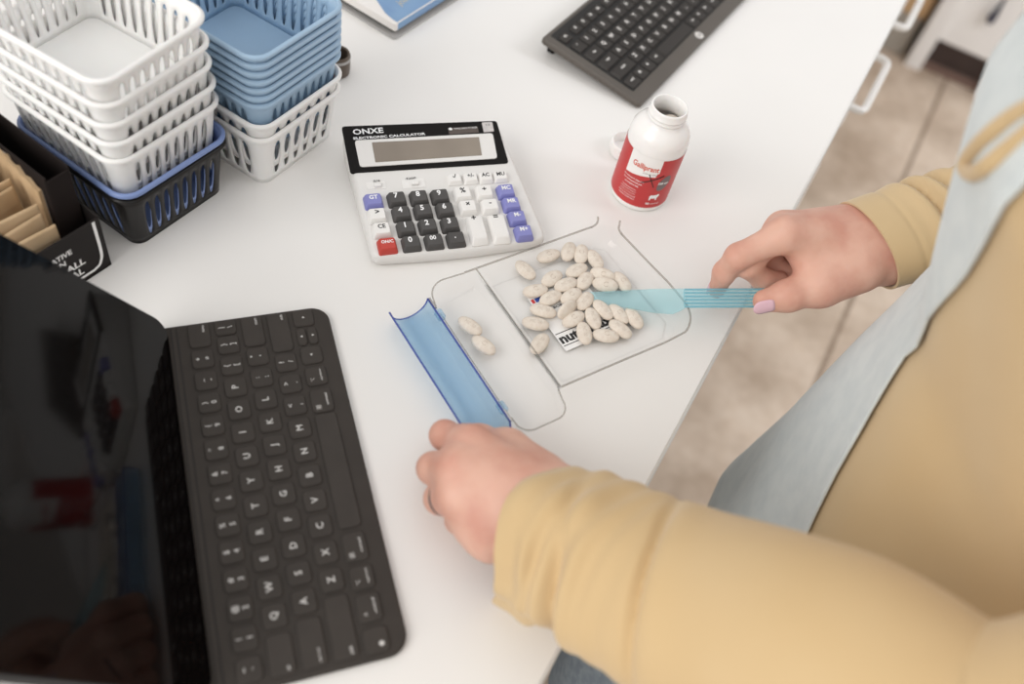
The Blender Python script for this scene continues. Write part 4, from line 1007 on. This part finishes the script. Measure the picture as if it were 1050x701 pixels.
# ---- clothing
rnd = random.Random(11)
def interp_path(P, R0, step=.002):
    P = [np.array(p, float) for p in P]; C = np.array(catmull(P, 24)); seg = np.r_[0, np.cumsum(np.linalg.norm(np.diff(C, axis=0), axis=1))]
    n = max(8, int(seg[-1] / step)); s = np.linspace(0, seg[-1], n)
    Q = np.stack([np.interp(s, seg, C[:, i]) for i in range(3)], 1); kn = np.array([seg[min(i * 24, len(seg) - 1)] for i in range(len(P))])
    return Q, s, np.interp(s, kn, R0)
def sleeve(P, R0, fold, flat=1.0, nth=96, up=(0, 0, 1), taper_in=True):
    Q, s, r = interp_path(P, R0); T = np.gradient(Q, axis=0); T /= np.linalg.norm(T, axis=1, keepdims=True)
    rings = []
    th = np.arange(nth) * 2 * PI / nth
    for k in range(len(Q)):
        a = np.cross(T[k], up); a /= np.linalg.norm(a); b = np.cross(a, T[k])
        rr = r[k] + np.array([fold(s[k], t) for t in th])
        dz = np.array([edge_shift(s[k], t) for t in th]) if edge_shift else 0
        ring = Q[k][None] + (np.cos(th) * rr)[:, None] * a + (np.sin(th) * rr * flat)[:, None] * b + (dz * np.ones(nth))[:, None] * T[k]
        rings.append([tuple(p) for p in ring])
    if taper_in:                                                   # turn the hem inside
        a = np.cross(T[0], up); a /= np.linalg.norm(a); b = np.cross(a, T[0]); r0 = [np.array(p) for p in rings[0]]; c = sum(r0) / len(r0)
        inner = [[tuple(c + (p - c) * .955 - T[0] * 0.0002) for p in r0], [tuple(c + (p - c) * .93 + T[0] * .004) for p in r0], [tuple(c + (p - c) * .86 + T[0] * .035) for p in r0]]
        rings = inner[::-1] + rings
    return loft(rings, False, False)
def ridge(x, w): return math.exp(-(x / w) ** 2)
edge_shift = lambda s, t: .010 * math.cos(t + .35) * ridge(s, .05)
# theta: 0 = along T x up (to the viewer's near side or far side), pi/2 = up
def fold_r(s, t):
    f = 0.0
    if .022 < s < .0245: f -= .0009                                # stitched hem
    vis = .35 + .65 * (.5 + .5 * math.cos(t - 1.1))
    for s0, am, wd, sl in ((.036, .0030, .0045, .006), (.0430, -.0066, .0030, .008), (.0495, .0054, .0042, .010), (.060, -.0056, .0034, .013), (.069, .0058, .0058, .014), (.080, -.0056, .0038, .012), (.088, .0052, .0060, .010), (.100, -.005, .005, .004)):
        f += am * ridge(s - s0 - sl * math.cos(t - .5), wd) * vis
    f += .0016 * ridge(s - .030 - .018 * math.sin(t), .006) * max(0, math.cos(t - .6))
    f += .0016 * math.sin(3 * t + 40 * s) * min(1, s / .03)
    return f
v, f = sleeve([A3(889, 252, .068), A3(889, 252, .068) * .72 + rE * .28, A3(889, 252, .068) * .36 + rE * .64, rE, (rE + rS) / 2 + V3(.02, 0, 0), rS, V3(.27, .60, .43)], [.0385, .0400, .0450, .056, .062, .070, .075], fold_r)
shirt = MB(); shirt.add(v, f)
def fold_l(s, t):
    u = math.sin(t); f = 0.0; near = .5 - .5 * math.cos(t - PI) if False else .5 + .5 * math.cos(t)
    f += .0020 * math.sin(s * 330 + 2.2 * math.cos(t)) * ridge(s - .035, .04) * (.4 + .6 * near)
    f += .0030 * ridge(s - .018 - .010 * math.cos(2 * t), .007) * (.25 + .75 * near)
    f -= .0050 * ridge(s - .034 - .014 * math.cos(t), .0045) * (.2 + .8 * near)
    f += .0036 * ridge(s - .046 - .016 * math.cos(t), .008) * (.2 + .8 * near)
    f -= .0068 * ridge(s - .088 - .022 * math.cos(t - .4), .0042) * max(0, math.cos(t - 1.1))
    f += .0034 * ridge(s - .101 - .022 * math.cos(t - .4), .011) * max(0, math.cos(t - 1.1))
    f += .0060 * ridge(s - .010, .012) * max(0, math.cos(t + .9)) ** 2
    f += .0018 * math.sin(5 * t + 25 * s) * ridge(s - .03, .05) + .0022 * math.sin(11 * t + 60 * s) * ridge(s - .012, .022) * max(0, math.cos(t + .7))
    f += .0012 * math.sin(2 * t + 18 * s)
    return f
edge_shift = lambda s, t: (.0035 * math.sin(3 * t + 1) - .010 * max(0, math.cos(t + .9)) ** 3) * ridge(s, .02)
v, f = sleeve([A3(547, 546, .046), A3(600, 567, .060), A3(690, 614, .087), A3(850, 688, .140), lE, (lE + lS) / 2 + V3(.02, -.01, 0), lS, V3(.27, .40, .43)], [.0445, .0480, .0530, .0590, .0640, .066, .070, .075], fold_l)
edge_shift = None
shirt.add(v, f)
rings = []
for z in np.linspace(-.17, .54, 60):
    c, a, b = torso(z); ring = []
    for k in range(96):
        t = 2 * PI * k / 96; n = cloth_n(t % (2 * PI), z)
        ring.append((c - (a + n) * math.cos(t), CY + (b + n) * math.sin(t), z))
    rings.append(ring)
c, a, b = torso(.54); inner = [[(c - a * .8 * math.cos(2 * PI * k / 96), CY + b * .8 * math.sin(2 * PI * k / 96), .52) for k in range(96)]]
shirt.add(*loft(rings + inner, True, False))
obj('shirt', shirt, M_yellow, person, smooth=60)

ap = MB(); nz, ny = 70, 40; zs_a = np.linspace(.44, -.62, nz)
def ap_half(z, u=-1):
    h = float(np.interp(z, [-.62, -.3, -.1, -.006, .04, .085, .13, .18, .24, .28, .31, .44], [.20, .175, .145, .111, .083, .060, .046, .058, .086, .101, .110, .10]))
    return max(h, .150) if u > 0 and z < .42 else h
def ap_pt(z, u, off=.0030):
    c, a, b = torso(z); y = max(-.97, min(.97, u * ap_half(z, u) / b)); fl = .004 * math.sin(9 * u + 6 * z) * max(0, min(1, (-z + .05) * 4))
    t = math.asin(y); n = cloth_n(t % (2 * PI), z) if z > -.17 else 0
    return (c - (a + n + off + fl) * math.cos(t), CY + (b + n + off) * math.sin(t), z)
g = [ap_pt(z, u) for z in zs_a for u in np.linspace(-1, 1, ny)]
fa = [(k * ny + i, k * ny + i + 1, (k + 1) * ny + i + 1, (k + 1) * ny + i) for k in range(nz - 1) for i in range(ny - 1)]
ap.add(g, fa); apo = obj('apron', ap, M_apron, person, smooth=60)
md = apo.modifiers.new('thickness', 'SOLIDIFY'); md.thickness = .0016; md.offset = 1
for s_ in (-1, 1):
    pts = [ap_pt(.43, s_ * .85), (.125, CY + s_ * .085, .47), (.19, CY + s_ * .085, .505), (.27, CY + s_ * .085, .50)]
    st_ = MB(); st_.add(*tube(catmull(pts, 8), .010, 8)); obj('apron_strap', st_, M_apron, apo)
# a loop of yellow trim on the bib
def on_bib(px_, py_):
    best = None
    for z in np.linspace(.48, -.1, 600):
        p = at(px_, py_, z); c, a, b = torso(z); y = (p[1] - CY) / b
        if abs(y) < 1 and p[0] > c - (a + .008) * math.sqrt(1 - y * y): return p
    return p
lp = [on_bib(*p) for p in ((1068, 104), (1040, 118), (1012, 140), (994, 160), (990, 172), (998, 178), (1012, 170), (1034, 152), (1056, 134), (1076, 118))]
t_ = MB(); t_.add(*tube(catmull(lp, 8), .0042, 10)); obj('yellow_loop', t_, M_yellow, apo)

tr_ = MB()
for s_, kx in ((-1, .140), (1, .205)):
    P = [V3(.235, CY + s_ * .085, -.08), V3(.117 if s_ < 0 else .200, CY + s_ * (.135 if s_ < 0 else .10), -.28), V3(kx, CY + s_ * .115, -.47), V3(.215, CY + s_ * .118, -.66), V3(.24, CY + s_ * .12, -.845)]
    v, f = sleeve(P, [.112, .098, .076, .068, .062], lambda s, t: .002 * math.sin(30 * s + 3 * t) + .0015 * math.sin(80 * s - 2 * t), nth=48, up=(1, 0, 0), taper_in=False); tr_.add(v, f)
rings = []
for z in np.linspace(-.22, -.02, 12):
    c, a, b = torso(z); rings.append([(c - (a - .006) * math.cos(2 * PI * k / 64), CY + (b - .006) * math.sin(2 * PI * k / 64), z) for k in range(64)])
tr_.add(*loft(rings, True, True)); obj('trousers', tr_, M_jean, person, smooth=60)
for s_ in (-1, 1):
    sh = MB(); rr = []
    for k, (x, w, hgt) in enumerate([(.305, .018, .04), (.295, .032, .06), (.26, .036, .075), (.215, .038, .07), (.16, .043, .052), (.11, .045, .042), (.08, .038, .036), (.066, .020, .022)]):
        rr.append([(x, CY + s_ * .125 + w * math.cos(2 * PI * i / 20), FLOOR + .002 + max(0, hgt * (.5 + .5 * math.sin(2 * PI * i / 20)))) for i in range(20)])
    sh.add(*loft(rr)); obj('shoe', sh, M_shoe, person, smooth=60)
# hair
G2, lo2 = grid(hd - .16, hd + .16, .006)
cap_ = (np.sqrt(((G2[0] - hd[0] - .022) / .108) ** 2 + ((G2[1] - CY) / .090) ** 2 + ((G2[2] - hd[2] - .030) / .116) ** 2) - 1) * .09
bun = sdf_caps(G2, hd + V3(.125, 0, .03), hd + V3(.135, 0, .02), .032, .030); cap_ = smin(cap_, bun, .02)
face = (np.sqrt(((G2[0] - hd[0] + .085) / .085) ** 2 + ((G2[1] - CY) / .066) ** 2 + ((G2[2] - hd[2] + .035) / .105) ** 2) - 1) * .07
cap_ = np.maximum(cap_, -face); cap_ = np.maximum(cap_, -(G2[2] - hd[2] + .075))
Vh, Qh = surface_nets(cap_, lo2, .006); Vh = relax(Vh, Qh, 2)
hm = MB(); hm.add(Vh.tolist(), [tuple(int(i) for i in q) for q in Qh]); obj('hair', hm, M_hair, person, smooth=60)
for s_ in (-1, 1):
    ey = MB(); ey.add(*lathe([(.0001, -.009), (.005, -.008), (.009, -.003), (.0095, 0), (.008, .005), (.004, .0085), (.0001, .0095)], 16), T3(hd[0] - .0715, CY + s_ * .029, hd[2] + .004) @ RY(R(-98)))
    eo = obj('eye', ey, M_white, person, smooth=60)
    ir = MB(); ir.add(*lathe([(.0001, .0099), (.0022, .0097), (.0040, .0090), (.0045, .0084)], 16), T3(hd[0] - .0715, CY + s_ * .029, hd[2] + .004) @ RY(R(-98))); obj('iris', ir, M_hair, eo, smooth=60)
# nails and ring
def nail(tip, prev, facing_, L=.0062, W=.0052, r=.008, back=.0):
    ax_ = Vector(tip - prev).normalized(); n = Vector(facing_); n = (n - ax_ * n.dot(ax_)).normalized(); sd = ax_.cross(n)
    g = MB(); vs = []; nu, nv = 9, 9
    for i in range(nu):
        for j in range(nv):
            u = -1 + 2 * i / (nu - 1); w_ = -1 + 2 * j / (nv - 1)
            wx = W * u * math.sqrt(max(0, 1 - .45 * w_ * w_ * w_ * w_)) * (1 if w_ < .3 else math.sqrt(max(0.05, 1 - ((w_ - .3) / .75) ** 2)))
            vs.append(tuple(Vector(tip) + ax_ * (L * w_ + back) + sd * wx + n * (math.sqrt(max(1e-9, r * r - wx * wx)) - .0012 * max(0, w_) ** 2 + .0004)))
    fs = [(i * nv + j, i * nv + j + 1, (i + 1) * nv + j + 1, (i + 1) * nv + j) for i in range(nu - 1) for j in range(nv - 1)]
    g.add(vs, fs); o = obj('fingernail', g, M_nail, person, smooth=60)
    md = o.modifiers.new('thickness', 'SOLIDIFY'); md.thickness = .0009; md.offset = 0; return o
camd = V3(0, 0, CAMH)
tp, pv = rh_t[3][0], rh_t[2][0]; vdir = camd - tp; vdir /= np.linalg.norm(vdir)
nail(tp, pv, vdir + V3(.1, -.55, -.45), .0082, .0054, .0092, .0035)
tp, pv = rh_f[0][3][0], rh_f[0][2][0]; nail(tp, pv, V3(-.95, -.05, .1), .0052, .0046, .0068, .0018)
a_, b_ = lh_f[2][0][0], lh_f[2][1][0]; ctr = a_ + (b_ - a_) * .80; d_ = (b_ - a_) / np.linalg.norm(b_ - a_)
u_ = np.cross(d_, V3(0, 0, 1)); u_ /= np.linalg.norm(u_); w2 = np.cross(u_, d_)
g = MB(); g.add(*tube([tuple(ctr + .0104 * (math.cos(2 * PI * k / 40) * u_ + math.sin(2 * PI * k / 40) * w2)) for k in range(40)], .0011, 8, up=tuple(d_), closed=True)); obj('finger_ring', g, M_ringm, person, smooth=60)
# ================================================================ camera and light
cam = bpy.data.cameras.new('camera'); co = bpy.data.objects.new('camera', cam); COL.objects.link(co)
co.matrix_world = Matrix(((RW[0, 0], RW[1, 0], -RW[2, 0], 0), (RW[0, 1], RW[1, 1], -RW[2, 1], 0), (RW[0, 2], RW[1, 2], -RW[2, 2], CAMH), (0, 0, 0, 1)))
cam.sensor_fit = 'HORIZONTAL'; cam.sensor_width = 36; cam.lens = FPX / 1050 * 36; cam.clip_start = 0.01
cam.dof.use_dof = True; cam.dof.focus_distance = 0.735; cam.dof.aperture_fstop = 3.2
SC.camera = co
w = bpy.data.worlds.new('daylight'); SC.world = w; w.use_nodes = True
bg = w.node_tree.nodes['Background']; bg.inputs['Color'].default_value = srgb(248, 247, 246); bg.inputs['Strength'].default_value = 0.84
def area(name, loc, target, sx, sy, power, rgb=(255, 252, 248)):
    l = bpy.data.lights.new(name, 'AREA'); l.shape = 'RECTANGLE'; l.size = sx; l.size_y = sy; l.energy = power; l.color = srgb(*rgb)[:3]
    o = bpy.data.objects.new(name, l); COL.objects.link(o); o.location = loc
    d = Vector(target) - Vector(loc); o.rotation_euler = d.to_track_quat('-Z', 'Y').to_euler(); return o
area('ceiling_lamp', (-0.3, 0.4, 1.9), (-0.3, 0.4, 0), 1.6, 1.6, 2)
area('window_light', (1.9, 2.6, 1.5), (-0.1, 0.5, 0), 1.4, 1.4, 1.5)
area('viewer_side_fill', (-1.0, -1.4, 1.2), (0.05, 0.4, 0), 1.6, 1.6, 33)  # added fill light from the viewer's side, lifts apron, shirt and upright faces
area('cabinet_fill', (1.5, 1.3, 1.3), (0.25, 2.8, -0.7), 0.8, 0.8, 18, (246, 248, 255))  # added fill light to brighten the far white cabinet
SC.view_settings.view_transform = 'Standard'; SC.view_settings.look = 'None'; SC.view_settings.gamma = 1.0
SC.view_settings.exposure = 0.0; SC.view_settings.use_curve_mapping = False
